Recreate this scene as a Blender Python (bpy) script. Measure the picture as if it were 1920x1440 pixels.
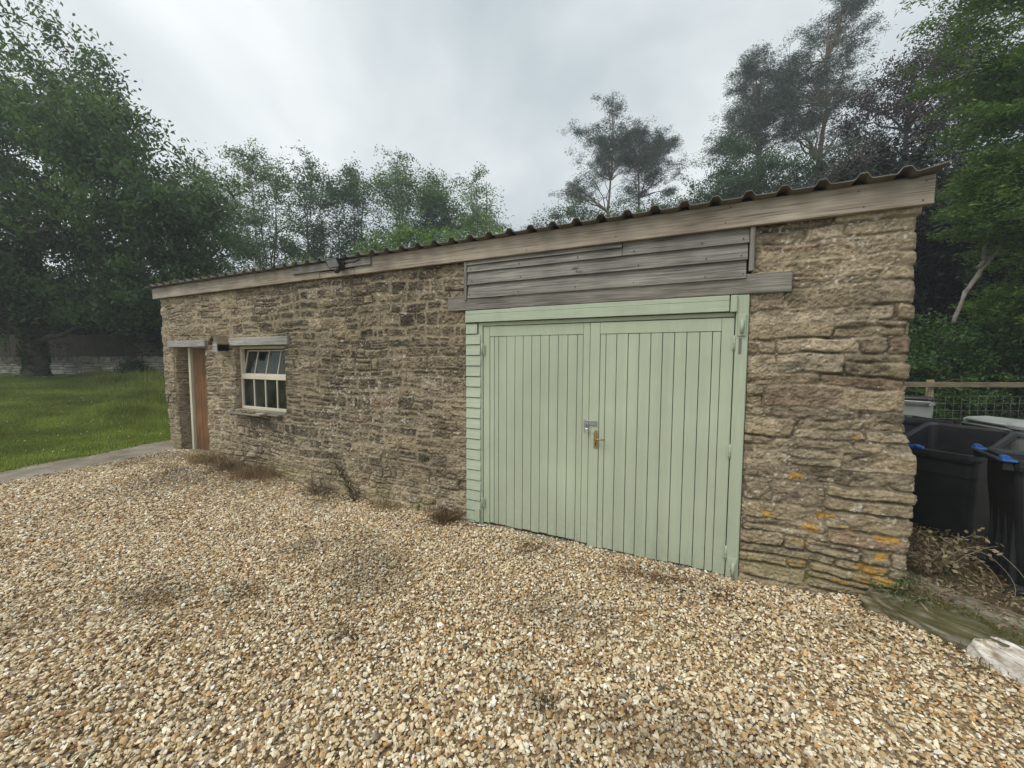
import bpy, math, random
import numpy as np
from mathutils import Matrix, Vector
R = math.radians
scene = bpy.context.scene
for o in list(bpy.data.objects): bpy.data.objects.remove(o)

# ------------------------------------------------------------------ camera
YAW, PITCH, ROLL = R(25.18), R(3.675), R(.24)
fwd = Vector((-math.sin(YAW)*math.cos(PITCH), math.cos(YAW)*math.cos(PITCH), -math.sin(PITCH)))
rgt0 = Vector((math.cos(YAW), math.sin(YAW), 0)); up0 = rgt0.cross(fwd)
rgt = rgt0*math.cos(ROLL) + up0*math.sin(ROLL); up = -rgt0*math.sin(ROLL) + up0*math.cos(ROLL)
cam = bpy.data.cameras.new('camera'); co = bpy.data.objects.new('camera', cam); scene.collection.objects.link(co)
m = Matrix((rgt, up, -fwd)).transposed().to_4x4(); m.translation = (0, 0, 1.70); co.matrix_world = m
cam.sensor_width = 36; cam.lens = 722/1920*36; cam.clip_end = 3000; cam.clip_start = .05
scene.camera = co

# ------------------------------------------------------------------ sky, sun, exposure
SUN_EL, SUN_AZ = R(52), R(215)     # azimuth clockwise from +Y: behind the camera, to the left
w = bpy.data.worlds.new("World"); scene.world = w; w.use_nodes = True
nt = w.node_tree; nt.nodes.clear(); N = nt.nodes.new; L = nt.links.new
out = N('ShaderNodeOutputWorld'); mix = N('ShaderNodeMixShader'); bg1 = N('ShaderNodeBackground'); bg2 = N('ShaderNodeBackground')
sky = N('ShaderNodeTexSky'); sky.sky_type = 'NISHITA'; sky.sun_disc = False; sky.sun_elevation = SUN_EL; sky.sun_rotation = SUN_AZ
bg1.inputs[1].default_value = .12
L(sky.outputs[0], bg1.inputs[0])
tc = N('ShaderNodeTexCoord'); sep = N('ShaderNodeSeparateXYZ'); L(tc.outputs['Generated'], sep.inputs[0])
# cloud layer: project direction on a plane overhead
mx = N('ShaderNodeMath'); mx.operation = 'MAXIMUM'; mx.inputs[1].default_value = .02; L(sep.outputs[2], mx.inputs[0])
ad = N('ShaderNodeMath'); ad.operation = 'ADD'; ad.inputs[1].default_value = .35; L(mx.outputs[0], ad.inputs[0])
dx = N('ShaderNodeMath'); dx.operation = 'DIVIDE'; L(sep.outputs[0], dx.inputs[0]); L(ad.outputs[0], dx.inputs[1])
dy = N('ShaderNodeMath'); dy.operation = 'DIVIDE'; L(sep.outputs[1], dy.inputs[0]); L(ad.outputs[0], dy.inputs[1])
cb = N('ShaderNodeCombineXYZ'); L(dx.outputs[0], cb.inputs[0]); L(dy.outputs[0], cb.inputs[1])
n1 = N('ShaderNodeTexNoise'); n1.inputs['Scale'].default_value = 1.15; n1.inputs['Detail'].default_value = 5; n1.inputs['Roughness'].default_value = .5
n1.inputs['Distortion'].default_value = .3; L(cb.outputs[0], n1.inputs['Vector'])
cr = N('ShaderNodeValToRGB'); e = cr.color_ramp.elements
e[0].position = .40; e[0].color = (.42, .48, .50, 1); e[1].position = .66; e[1].color = (.80, .82, .82, 1)
L(n1.outputs[0], cr.inputs[0]); L(cr.outputs[0], bg2.inputs[0])
# sky brightened out of view behind the camera, added to light the facade
gr = N('ShaderNodeMapRange'); gr.interpolation_type = 'SMOOTHSTEP'; gr.inputs[1].default_value = .15; gr.inputs[2].default_value = -.75; gr.inputs[3].default_value = 1.0; gr.inputs[4].default_value = 1.5
L(sep.outputs[1], gr.inputs[0]); L(gr.outputs[0], bg2.inputs[1])
mix.inputs[0].default_value = .93; L(bg1.outputs[0], mix.inputs[1]); L(bg2.outputs[0], mix.inputs[2]); L(mix.outputs[0], out.inputs[0])
sl = bpy.data.lights.new('sun', 'SUN'); sl.energy = 1.5; sl.angle = R(28); sl.color = (1, .95, .87)
so = bpy.data.objects.new('sun', sl); scene.collection.objects.link(so)
sd = Vector((math.sin(SUN_AZ)*math.cos(SUN_EL), math.cos(SUN_AZ)*math.cos(SUN_EL), math.sin(SUN_EL)))
so.rotation_euler = sd.to_track_quat('Z', 'Y').to_euler()
scene.view_settings.view_transform = 'Standard'; scene.view_settings.look = 'None'
scene.view_settings.exposure = 0.44; scene.view_settings.gamma = 1
scene.render.engine = 'CYCLES'

# ------------------------------------------------------------------ helpers
col = scene.collection
rnd = random.Random(5)
def tag(o, label=None, cat=None, group=None, kind=None):
    if label: o['label'] = label
    if cat: o['category'] = cat
    if group: o['group'] = group
    if kind: o['kind'] = kind
    return o
def thing(name, label, cat, loc=(0, 0, 0), rz=0, group=None):
    o = bpy.data.objects.new(name, None); col.objects.link(o); o.location = loc; o.rotation_euler = (0, 0, rz)
    o.empty_display_size = .2
    return tag(o, label, cat, group)
def np_mesh(name, V, F, mat, parent=None, color=None, smooth=False, domain='POINT', uvless=True):
    V = np.asarray(V, dtype=np.float32).reshape(-1, 3); F = np.asarray(F, dtype=np.int32)
    k = F.shape[1]; me = bpy.data.meshes.new(name)
    me.vertices.add(len(V)); me.vertices.foreach_set('co', V.ravel())
    me.loops.add(F.size); me.loops.foreach_set('vertex_index', F.ravel())
    me.polygons.add(len(F)); me.polygons.foreach_set('loop_start', np.arange(0, F.size, k, dtype=np.int32))
    me.polygons.foreach_set('loop_total', np.full(len(F), k, dtype=np.int32))
    me.polygons.foreach_set('use_smooth', np.full(len(F), smooth, dtype=bool))
    if color is not None:
        a = me.attributes.new('Col', 'FLOAT_COLOR', domain)
        c = np.ones((len(color), 4), dtype=np.float32); c[:, :3] = color; a.data.foreach_set('color', c.ravel())
    me.update(calc_edges=True)
    if mat: me.materials.append(mat)
    o = bpy.data.objects.new(name, me); col.objects.link(o)
    if parent: o.parent = parent
    return o
class MB:
    """collects simple solids and links them as one mesh object"""
    def __init__(s): s.v = []; s.f = []; s.sm = []
    def box(s, x0, x1, y0, y1, z0, z1, b=.0, M=None):
        if b <= 0:
            P = [(x, y, z) for z in (z0, z1) for y in (y0, y1) for x in (x0, x1)]
            Fc = [(0, 2, 3, 1), (4, 5, 7, 6), (0, 1, 5, 4), (2, 6, 7, 3), (0, 4, 6, 2), (1, 3, 7, 5)]
        else:
            P = []; Fc = []; ids = {}
            for xi in (0, 1):
                for yi in (0, 1):
                    for zi in (0, 1):
                        X = (x0, x1)[xi]; Y = (y0, y1)[yi]; Z = (z0, z1)[zi]
                        sx = b*(1-2*xi); sy = b*(1-2*yi); sz = b*(1-2*zi)
                        ids[(xi, yi, zi, 0)] = len(P); P.append((X, Y+sy, Z+sz))
                        ids[(xi, yi, zi, 1)] = len(P); P.append((X+sx, Y, Z+sz))
                        ids[(xi, yi, zi, 2)] = len(P); P.append((X+sx, Y+sy, Z))
            for a in (0, 1):
                q = [(0, 0), (1, 0), (1, 1), (0, 1)]
                f = [ids[(a, i, j, 0)] for i, j in q]; Fc.append(tuple(f if a else f[::-1]))
                f = [ids[(i, a, j, 1)] for i, j in q]; Fc.append(tuple(f[::-1] if a else f))
                f = [ids[(i, j, a, 2)] for i, j in q]; Fc.append(tuple(f if a else f[::-1]))
                for c in (0, 1):
                    Fc.append((ids[(0, a, c, 1)], ids[(1, a, c, 1)], ids[(1, a, c, 2)], ids[(0, a, c, 2)]))
                    Fc.append((ids[(a, 0, c, 0)], ids[(a, 1, c, 0)], ids[(a, 1, c, 2)], ids[(a, 0, c, 2)]))
                    Fc.append((ids[(a, c, 0, 0)], ids[(a, c, 1, 0)], ids[(a, c, 1, 1)], ids[(a, c, 0, 1)]))
            for xi in (0, 1):
                for yi in (0, 1):
                    for zi in (0, 1): Fc.append(tuple(ids[(xi, yi, zi, k)] for k in range(3)))
        return s.add(P, Fc, M)
    def add(s, P, Fc, M=None, smooth=False):
        n = len(s.v)
        s.v += [tuple(M @ Vector(p)) if M else tuple(p) for p in P]
        s.f += [tuple(i+n for i in f) for f in Fc]; s.sm += [smooth]*len(Fc)
        return s
    def tube(s, pts, rad, n=8, cap=True, M=None):
        pts = [Vector(p) for p in pts]; rad = rad if hasattr(rad, '__len__') else [rad]*len(pts)
        P = []; Fc = []
        ref = Vector((0, 0, 1)) if abs((pts[-1]-pts[0]).normalized().z) < .9 else Vector((1, 0, 0))
        for i, p in enumerate(pts):
            t = (pts[min(i+1, len(pts)-1)]-pts[max(i-1, 0)]).normalized()
            a = t.cross(ref).normalized(); b2 = t.cross(a)
            for k in range(n):
                th = 2*math.pi*k/n; P.append(tuple(p+(a*math.cos(th)+b2*math.sin(th))*rad[i]))
        for i in range(len(pts)-1):
            for k in range(n):
                Fc.append((i*n+k, i*n+(k+1) % n, (i+1)*n+(k+1) % n, (i+1)*n+k))
        s.add(P, Fc, M, True)
        if cap:
            m0 = len(s.v)-len(P)
            s.f += [tuple(m0+k for k in range(n))[::-1], tuple(m0+(len(pts)-1)*n+k for k in range(n))]; s.sm += [False, False]
        return s
    def cyl(s, p0, p1, r, n=20, M=None): return s.tube([p0, p1], r, n, True, M)
    def build(s, name, mat, parent=None):
        me = bpy.data.meshes.new(name); me.from_pydata(s.v, [], s.f); me.update()
        import bmesh
        bm = bmesh.new(); bm.from_mesh(me); bmesh.ops.recalc_face_normals(bm, faces=bm.faces); bm.to_mesh(me); bm.free()
        me.polygons.foreach_set('use_smooth', s.sm)
        if mat: me.materials.append(mat)
        o = bpy.data.objects.new(name, me); col.objects.link(o)
        if parent: o.parent = parent
        return o

def sstep(a, b, x):
    t = np.clip((x-a)/(b-a), 0, 1); return t*t*(3-2*t)
_tab = np.random.default_rng(77).random((512, 512))
def vnoise(x, y):
    xi = np.floor(x).astype(int); yi = np.floor(y).astype(int); fx = x-xi; fy = y-yi
    fx = fx*fx*(3-2*fx); fy = fy*fy*(3-2*fy)
    a = _tab[xi & 511, yi & 511]; b = _tab[(xi+1) & 511, yi & 511]; c = _tab[xi & 511, (yi+1) & 511]; d = _tab[(xi+1) & 511, (yi+1) & 511]
    return (a*(1-fx)+b*fx)*(1-fy)+(c*(1-fx)+d*fx)*fy
def fbm(x, y, o=4, g=.5):
    s = 0; a = 1; t = 0
    for k in range(o):
        s = s+a*vnoise(x*2**k+17.3*k, y*2**k+9.1*k); t += a; a *= g
    return s/t

# ------------------------------------------------------------------ materials
def new_mat(name):
    m = bpy.data.materials.new(name); m.use_nodes = True; nt = m.node_tree
    return m, nt, nt.nodes['Principled BSDF'], nt.nodes.new, nt.links.new
def attr_mat(name, rough=.9, nscale=70, namp=.35, bump=.3, bscale=90, bdist=.004, spec=.25):
    m, nt, b, N, L = new_mat(name)
    at = N('ShaderNodeAttribute'); at.attribute_name = 'Col'
    tc = N('ShaderNodeTexCoord'); n = N('ShaderNodeTexNoise'); n.inputs['Scale'].default_value = nscale; n.inputs['Detail'].default_value = 5
    n.inputs['Roughness'].default_value = .65
    L(tc.outputs['Object'], n.inputs['Vector'])
    mr = N('ShaderNodeMapRange'); mr.inputs[1].default_value = .25; mr.inputs[2].default_value = .75; mr.inputs[3].default_value = 1-namp; mr.inputs[4].default_value = 1+namp
    L(n.outputs[0], mr.inputs[0])
    mu = N('ShaderNodeVectorMath'); mu.operation = 'SCALE'; L(at.outputs['Color'], mu.inputs[0]); L(mr.outputs[0], mu.inputs['Scale'])
    L(mu.outputs[0], b.inputs['Base Color']); b.inputs['Roughness'].default_value = rough; b.inputs['Specular IOR Level'].default_value = spec
    if bump:
        n2 = N('ShaderNodeTexNoise'); n2.inputs['Scale'].default_value = bscale; n2.inputs['Detail'].default_value = 5; L(tc.outputs['Object'], n2.inputs['Vector'])
        bp = N('ShaderNodeBump'); bp.inputs['Strength'].default_value = bump; bp.inputs['Distance'].default_value = bdist
        L(n2.outputs[0], bp.inputs['Height']); L(bp.outputs[0], b.inputs['Normal'])
    return m
def leaf_mat(name, trans=.3, rough=.55):
    m, nt, b, N, L = new_mat(name)
    at = N('ShaderNodeAttribute'); at.attribute_name = 'Col'
    L(at.outputs['Color'], b.inputs['Base Color']); b.inputs['Roughness'].default_value = rough; b.inputs['Specular IOR Level'].default_value = .3
    tr = N('ShaderNodeBsdfTranslucent'); mu = N('ShaderNodeVectorMath'); mu.operation = 'MULTIPLY'; mu.inputs[1].default_value = (1.0, 1.25, .45)
    L(at.outputs['Color'], mu.inputs[0]); L(mu.outputs[0], tr.inputs[0])
    mx = N('ShaderNodeMixShader'); mx.inputs[0].default_value = trans
    o = nt.nodes['Material Output']; L(b.outputs[0], mx.inputs[1]); L(tr.outputs[0], mx.inputs[2]); L(mx.outputs[0], o.inputs[0])
    return m
def wood_mat(name, light, mid, dark, axis='X', grain=1.0, knots=True, rough=.85, bump=.5, seed=0.):
    """weathered timber, grain along one object axis"""
    m, nt, b, N, L = new_mat(name)
    tc = N('ShaderNodeTexCoord'); mp = N('ShaderNodeMapping'); L(tc.outputs['Object'], mp.inputs[0])
    sc = {'X': (1.7, 48, 48), 'Z': (48, 48, 1.7)}[axis]; mp.inputs['Scale'].default_value = [s*grain for s in sc]; mp.inputs['Location'].default_value = (seed, seed*1.7, seed*.6)
    n = N('ShaderNodeTexNoise'); n.inputs['Scale'].default_value = 1.6; n.inputs['Detail'].default_value = 7; n.inputs['Roughness'].default_value = .62; n.inputs['Distortion'].default_value = .5
    L(mp.outputs[0], n.inputs['Vector'])
    cr = N('ShaderNodeValToRGB'); e = cr.color_ramp.elements; e[0].position = .30; e[0].color = (*dark, 1); e[1].position = .72; e[1].color = (*light, 1)
    k = e.new(.5); k.color = (*mid, 1); L(n.outputs[0], cr.inputs[0])
    n3 = N('ShaderNodeTexNoise'); n3.inputs['Scale'].default_value = 2.3; n3.inputs['Detail'].default_value = 3; L(tc.outputs['Object'], n3.inputs['Vector'])
    mr = N('ShaderNodeMapRange'); mr.inputs[1].default_value = .3; mr.inputs[2].default_value = .7; mr.inputs[3].default_value = .72; mr.inputs[4].default_value = 1.22; L(n3.outputs[0], mr.inputs[0])
    vm = N('ShaderNodeVectorMath'); vm.operation = 'SCALE'; L(cr.outputs[0], vm.inputs[0]); L(mr.outputs[0], vm.inputs['Scale'])
    mp4 = N('ShaderNodeMapping'); L(tc.outputs['Object'], mp4.inputs[0]); mp4.inputs['Scale'].default_value = {'X': (2.2, 95, 95), 'Z': (95, 95, 2.2)}[axis]
    n5 = N('ShaderNodeTexNoise'); n5.inputs['Scale'].default_value = 1.; n5.inputs['Detail'].default_value = 4; L(mp4.outputs[0], n5.inputs['Vector'])
    m5 = N('ShaderNodeMapRange'); m5.inputs[1].default_value = .32; m5.inputs[2].default_value = .40; m5.inputs[3].default_value = .45; m5.inputs[4].default_value = 1; L(n5.outputs[0], m5.inputs[0])
    v5 = N('ShaderNodeVectorMath'); v5.operation = 'SCALE'; L(vm.outputs[0], v5.inputs[0]); L(m5.outputs[0], v5.inputs['Scale'])
    last = v5.outputs[0]
    if knots:
        mp2 = N('ShaderNodeMapping'); L(tc.outputs['Object'], mp2.inputs[0]); mp2.inputs['Scale'].default_value = {'X': (2.4, 0, 7), 'Z': (7, 0, 2.4)}[axis]
        mp2.inputs['Location'].default_value = (seed*3, seed, seed)
        v = N('ShaderNodeTexVoronoi'); v.inputs['Scale'].default_value = 1.0; L(mp2.outputs[0], v.inputs['Vector'])
        m2 = N('ShaderNodeMapRange'); m2.inputs[1].default_value = .03; m2.inputs[2].default_value = .12; m2.inputs[3].default_value = .22; m2.inputs[4].default_value = 1; L(v.outputs['Distance'], m2.inputs[0])
        v2 = N('ShaderNodeVectorMath'); v2.operation = 'SCALE'; L(last, v2.inputs[0]); L(m2.outputs[0], v2.inputs['Scale']); last = v2.outputs[0]
    L(last, b.inputs['Base Color']); b.inputs['Roughness'].default_value = rough; b.inputs['Specular IOR Level'].default_value = .25
    bp = N('ShaderNodeBump'); bp.inputs['Strength'].default_value = bump; bp.inputs['Distance'].default_value = .002; L(n.outputs[0], bp.inputs['Height']); L(bp.outputs[0], b.inputs['Normal'])
    return m
def paint_mat(name, c, axis='Z', wear=.0, grain=.4, rough=.6):
    m, nt, b, N, L = new_mat(name)
    tc = N('ShaderNodeTexCoord'); mp = N('ShaderNodeMapping'); L(tc.outputs['Object'], mp.inputs[0]); mp.inputs['Scale'].default_value = {'X': (2, 45, 45), 'Z': (45, 45, 2)}[axis]
    n = N('ShaderNodeTexNoise'); n.inputs['Scale'].default_value = 1.5; n.inputs['Detail'].default_value = 6; n.inputs['Roughness'].default_value = .6; L(mp.outputs[0], n.inputs['Vector'])
    n2 = N('ShaderNodeTexNoise'); n2.inputs['Scale'].default_value = 1.7; n2.inputs['Detail'].default_value = 5; L(tc.outputs['Object'], n2.inputs['Vector'])
    mr = N('ShaderNodeMapRange'); mr.inputs[1].default_value = .3; mr.inputs[2].default_value = .7; mr.inputs[3].default_value = .90; mr.inputs[4].default_value = 1.08; L(n2.outputs[0], mr.inputs[0])
    mr1 = N('ShaderNodeMapRange'); mr1.inputs[1].default_value = .25; mr1.inputs[2].default_value = .75; mr1.inputs[3].default_value = 1-.16*grain; mr1.inputs[4].default_value = 1+.12*grain; L(n.outputs[0], mr1.inputs[0])
    mm0 = N('ShaderNodeMath'); mm0.operation = 'MULTIPLY'; L(mr.outputs[0], mm0.inputs[0]); L(mr1.outputs[0], mm0.inputs[1])
    s0 = N('ShaderNodeSeparateXYZ'); L(tc.outputs['Object'], s0.inputs[0]); s1 = N('ShaderNodeMath'); s1.operation = 'SNAP'; s1.inputs[1].default_value = .0885; L(s0.outputs[0], s1.inputs[0])
    wn_ = N('ShaderNodeTexWhiteNoise'); wn_.noise_dimensions = '1D'; L(s1.outputs[0], wn_.inputs['W']); r1 = N('ShaderNodeMapRange'); r1.inputs[3].default_value = .955; r1.inputs[4].default_value = 1.03; L(wn_.outputs['Value'], r1.inputs[0])
    mmb = N('ShaderNodeMath'); mmb.operation = 'MULTIPLY'; L(mm0.outputs[0], mmb.inputs[0]); L(r1.outputs[0], mmb.inputs[1])
    nd = N('ShaderNodeTexNoise'); nd.inputs['Scale'].default_value = 26; nd.inputs['Detail'].default_value = 6; L(tc.outputs['Object'], nd.inputs['Vector'])
    zd = N('ShaderNodeMapRange'); zd.inputs[1].default_value = .0; zd.inputs[2].default_value = .55; zd.inputs[3].default_value = .30; zd.inputs[4].default_value = 0; L(s0.outputs[2], zd.inputs[0])
    zm = N('ShaderNodeMath'); zm.operation = 'MULTIPLY'; L(zd.outputs[0], zm.inputs[0]); L(nd.outputs[0], zm.inputs[1]); zs_ = N('ShaderNodeMath'); zs_.operation = 'SUBTRACT'; zs_.inputs[0].default_value = 1.02; L(zm.outputs[0], zs_.inputs[1])
    mm = N('ShaderNodeMath'); mm.operation = 'MULTIPLY'; L(mmb.outputs[0], mm.inputs[0]); L(zs_.outputs[0], mm.inputs[1])
    vm = N('ShaderNodeVectorMath'); vm.operation = 'SCALE'; vm.inputs[0].default_value = c; L(mm.outputs[0], vm.inputs['Scale'])
    # chipped paint: small brown-grey flakes, commoner near the bottom of the doors
    n4 = N('ShaderNodeTexNoise'); n4.inputs['Scale'].default_value = 9; n4.inputs['Detail'].default_value = 8; n4.inputs['Roughness'].default_value = .75; L(mp.outputs[0], n4.inputs['Vector']); n4.inputs['Scale'].default_value = 1.1
    sp = N('ShaderNodeSeparateXYZ'); L(tc.outputs['Object'], sp.inputs[0])
    zz = N('ShaderNodeMapRange'); zz.inputs[1].default_value = 0; zz.inputs[2].default_value = .35; zz.inputs[3].default_value = .12+wear; zz.inputs[4].default_value = wear; L(sp.outputs[2], zz.inputs[0])
    a = N('ShaderNodeMath'); a.operation = 'ADD'; L(n4.outputs[0], a.inputs[0]); L(zz.outputs[0], a.inputs[1])
    th = N('ShaderNodeMapRange'); th.inputs[1].default_value = .70; th.inputs[2].default_value = .73; L(a.outputs[0], th.inputs[0])
    mx = N('ShaderNodeMix'); mx.data_type = 'RGBA'; L(th.outputs[0], mx.inputs['Factor']); L(vm.outputs[0], mx.inputs['A']); mx.inputs['B'].default_value = (.16, .15, .11, 1)
    L(mx.outputs['Result'], b.inputs['Base Color']); b.inputs['Roughness'].default_value = rough; b.inputs['Specular IOR Level'].default_value = .3
    bp = N('ShaderNodeBump'); bp.inputs['Strength'].default_value = grain; bp.inputs['Distance'].default_value = .0015; L(n.outputs[0], bp.inputs['Height']); L(bp.outputs[0], b.inputs['Normal'])
    return m
def noisy_mat(name, c1, c2, scale=8, rough=.7, bump=.2, metal=0., bscale=None, spec=.4, bdist=.003):
    m, nt, b, N, L = new_mat(name)
    tc = N('ShaderNodeTexCoord'); n = N('ShaderNodeTexNoise'); n.inputs['Scale'].default_value = scale; n.inputs['Detail'].default_value = 6; n.inputs['Roughness'].default_value = .6
    L(tc.outputs['Object'], n.inputs['Vector'])
    cr = N('ShaderNodeValToRGB'); e = cr.color_ramp.elements; e[0].position = .32; e[0].color = (*c1, 1); e[1].position = .68; e[1].color = (*c2, 1); L(n.outputs[0], cr.inputs[0])
    L(cr.outputs[0], b.inputs['Base Color']); b.inputs['Roughness'].default_value = rough; b.inputs['Metallic'].default_value = metal; b.inputs['Specular IOR Level'].default_value = spec
    if bump:
        n2 = N('ShaderNodeTexNoise'); n2.inputs['Scale'].default_value = bscale or scale*4; n2.inputs['Detail'].default_value = 6; L(tc.outputs['Object'], n2.inputs['Vector'])
        bp = N('ShaderNodeBump'); bp.inputs['Strength'].default_value = bump; bp.inputs['Distance'].default_value = bdist; L(n2.outputs[0], bp.inputs['Height']); L(bp.outputs[0], b.inputs['Normal'])
    return m
GREEN = (.40, .445, .325)
M = dict(
    stone=attr_mat('rubble_stone', .95, 60, .42, .8, 75, .008, .12),
    pebble=attr_mat('pebble', .75, 120, .18, 0, spec=.35),
    plaincol=attr_mat('coloured', .95, 40, .15, 0, spec=.15),
    drystone=attr_mat('dry_stone', .95, 20, .3, .4, 40, .01, .15),
    leaf=leaf_mat('foliage', .40), leafd=leaf_mat('dark_foliage', .15), needle=leaf_mat('needles', .1), grass=leaf_mat('grass_blade', .3, .6), dead=leaf_mat('dead_leaf', .15, .9),
    bark=noisy_mat('bark', (.045, .038, .03), (.11, .095, .075), 12, .95, .6, bdist=.02),
    pinebark=noisy_mat('pine_bark', (.15, .10, .075), (.30, .20, .14), 9, .95, .6, bdist=.02),
    fascia=wood_mat('fascia_timber', (.42, .365, .29), (.325, .275, .215), (.20, .165, .13), 'X', 1, True, seed=2.),
    clad=wood_mat('grey_timber', (.31, .29, .255), (.205, .19, .165), (.095, .087, .075), 'X', 1, True, seed=5.),
    cladv=wood_mat('grey_timber_upright', (.29, .265, .23), (.20, .18, .155), (.10, .09, .075), 'Z', 1, False, seed=5.),
    lintel=wood_mat('lintel_timber', (.31, .285, .25), (.21, .19, .163), (.10, .088, .074), 'X', 1, True, seed=9.),
    pale=wood_mat('pale_timber', (.46, .44, .40), (.31, .295, .27), (.17, .16, .145), 'X', 1.2, False, seed=12.),
    brown=wood_mat('brown_door_timber', (.25, .135, .06), (.17, .085, .035), (.08, .04, .018), 'Z', .9, False, .6, .3, seed=3.),
    rail=wood_mat('rail_timber', (.26, .21, .135), (.18, .145, .09), (.10, .08, .05), 'X', 1, False, seed=3.),
    post=wood_mat('post_timber', (.27, .22, .14), (.19, .15, .09), (.10, .08, .05), 'Z', 1, False, seed=4.),
    board=wood_mat('board_fence_timber', (.085, .065, .04), (.055, .043, .028), (.03, .024, .017), 'Z', .6, False, seed=7.),
    green=paint_mat('sage_paint', GREEN, 'Z', .0, .35), greenx=paint_mat('sage_paint_rough', (.405, .455, .34), 'X', .015, .9), greenp=paint_mat('sage_paint_post', (.39, .435, .32), 'Z', .03, .8),
    cream=paint_mat('cream_paint', (.56, .51, .40), 'Z', .0, .3),
    roof=noisy_mat('roof_sheet', (.095, .088, .072), (.175, .165, .14), 5, .6, .15, bscale=50),
    steel=noisy_mat('galvanised_steel', (.28, .29, .28), (.45, .46, .45), 60, .45, .1, .8),
    chrome=noisy_mat('bright_steel', (.75, .75, .72), (.9, .9, .88), 40, .3, .05, .9),
    brass=noisy_mat('tarnished_brass', (.22, .15, .06), (.42, .31, .14), 70, .5, .2, .6),
    dark=noisy_mat('black_plastic', (.018, .018, .018), (.03, .03, .03), 20, .5, .1),
    hole=noisy_mat('dark_inside', (.008, .008, .008), (.014, .013, .012), 20, .9, 0),
    bin=noisy_mat('charcoal_bin_plastic', (.014, .016, .017), (.026, .029, .031), 7, .5, .12, bscale=200, spec=.4),
    bing=noisy_mat('grey_bin_plastic', (.085, .09, .088), (.125, .13, .128), 7, .45, .1, bscale=200, spec=.45),
    binl=noisy_mat('pale_bin_plastic', (.23, .25, .24), (.32, .34, .33), 5, .45, .1, bscale=200, spec=.45),
    blue=noisy_mat('blue_plastic', (.018, .075, .25), (.03, .11, .34), 30, .4, 0),
    tyre=noisy_mat('rubber', (.012, .012, .012), (.02, .02, .02), 30, .8, .1),
    concrete=noisy_mat('path_concrete', (.17, .145, .11), (.31, .275, .22), 3.5, .95, .5, bscale=60, bdist=.006, spec=.15),
    soil=noisy_mat('soil', (.055, .04, .025), (.14, .105, .065), 9, 1, .8, bscale=40, bdist=.02, spec=.1),
    earth=noisy_mat('rough_ground', (.03, .045, .012), (.075, .09, .03), .8, 1, .5, bscale=10, bdist=.03, spec=.1),
    turf=noisy_mat('turf', (.04, .07, .012), (.08, .12, .025), 1.3, 1, .8, bscale=30, bdist=.02, spec=.1),
    gravelbed=noisy_mat('gravel_bed', (.16, .11, .06), (.36, .27, .16), 60, 1, .9, bscale=60, bdist=.012, spec=.1),
    wire=noisy_mat('wire', (.18, .18, .17), (.3, .3, .29), 60, .6, 0, .6),
    twig=noisy_mat('dry_stem', (.22, .18, .12), (.36, .31, .22), 30, .9, 0),
    deadwood=noisy_mat('dead_wood', (.13, .115, .09), (.30, .27, .22), 8, .95, .5, bdist=.01),
)
def glass():
    m, nt, b, N, L = new_mat('window_glass')
    nt.nodes.remove(b); tr = N('ShaderNodeBsdfTransparent'); tr.inputs[0].default_value = (.55, .58, .54, 1)
    g = N('ShaderNodeBsdfGlossy'); g.inputs['Roughness'].default_value = .04; g.inputs[0].default_value = (.8, .85, .8, 1)
    d = N('ShaderNodeBsdfDiffuse'); d.inputs[0].default_value = (.16, .16, .14, 1)
    f = N('ShaderNodeFresnel'); f.inputs[0].default_value = 1.5
    tc = N('ShaderNodeTexCoord'); n = N('ShaderNodeTexNoise'); n.inputs['Scale'].default_value = 5; n.inputs['Detail'].default_value = 5; L(tc.outputs['Object'], n.inputs['Vector'])
    mr = N('ShaderNodeMapRange'); mr.inputs[1].default_value = .35; mr.inputs[2].default_value = .75; mr.inputs[3].default_value = .03; mr.inputs[4].default_value = .3; L(n.outputs[0], mr.inputs[0])
    a = N('ShaderNodeMixShader'); L(f.outputs[0], a.inputs[0]); L(tr.outputs[0], a.inputs[1]); L(g.outputs[0], a.inputs[2])
    c = N('ShaderNodeMixShader'); L(mr.outputs[0], c.inputs[0]); L(a.outputs[0], c.inputs[1]); L(d.outputs[0], c.inputs[2])
    L(c.outputs[0], nt.nodes['Material Output'].inputs[0]); return m
M['glass'] = glass()
YF = 3.368     # wall face
# ------------------------------------------------------------------ terrain
def H(x, y):
    x = np.asarray(x, float); y = np.asarray(y, float)
    h = .17*sstep(-4.3, -7.4, x)*1.0
    h = h+.78*sstep(-8.6, -22.5, x)*(1-.0*y)
    h = h+.09*sstep(.75, 1.35, x)*sstep(2.2, 3.3, y)
    h = h+.012*(fbm(x*1.1+50, y*1.1+50, 3)-.5)*2
    return h
def sheet(name, xs, ys, mat, dz=0, keep=None, edge=None, extra=None, smooth=True):
    X, Y = np.meshgrid(xs, ys, indexing='ij')
    Z = H(X, Y)+dz
    if extra is not None: Z = Z+extra(X, Y)
    V = np.stack([X, Y, Z], -1).reshape(-1, 3); nx, ny = X.shape
    i, j = np.meshgrid(np.arange(nx-1), np.arange(ny-1), indexing='ij'); a = (i*ny+j).ravel()
    F = np.stack([a, a+ny, a+ny+1, a+1], 1)
    if keep is not None:
        c = V[F].mean(1); F = F[keep(c[:, 0], c[:, 1])]
    return tag(np_mesh(name, V, F, mat, smooth=smooth), kind='structure')
def nonuni(lim, n, p=3.2):
    t = np.linspace(-1, 1, n); return lim*np.sign(t)*np.abs(t)**p
sheet('ground', nonuni(118, 121), nonuni(118, 121), M['earth'], -.22)
def path_l(y): return -7.50-.16*(y-1.3)+.04*np.sin(y*3.1)            # gravel side of the path
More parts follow.
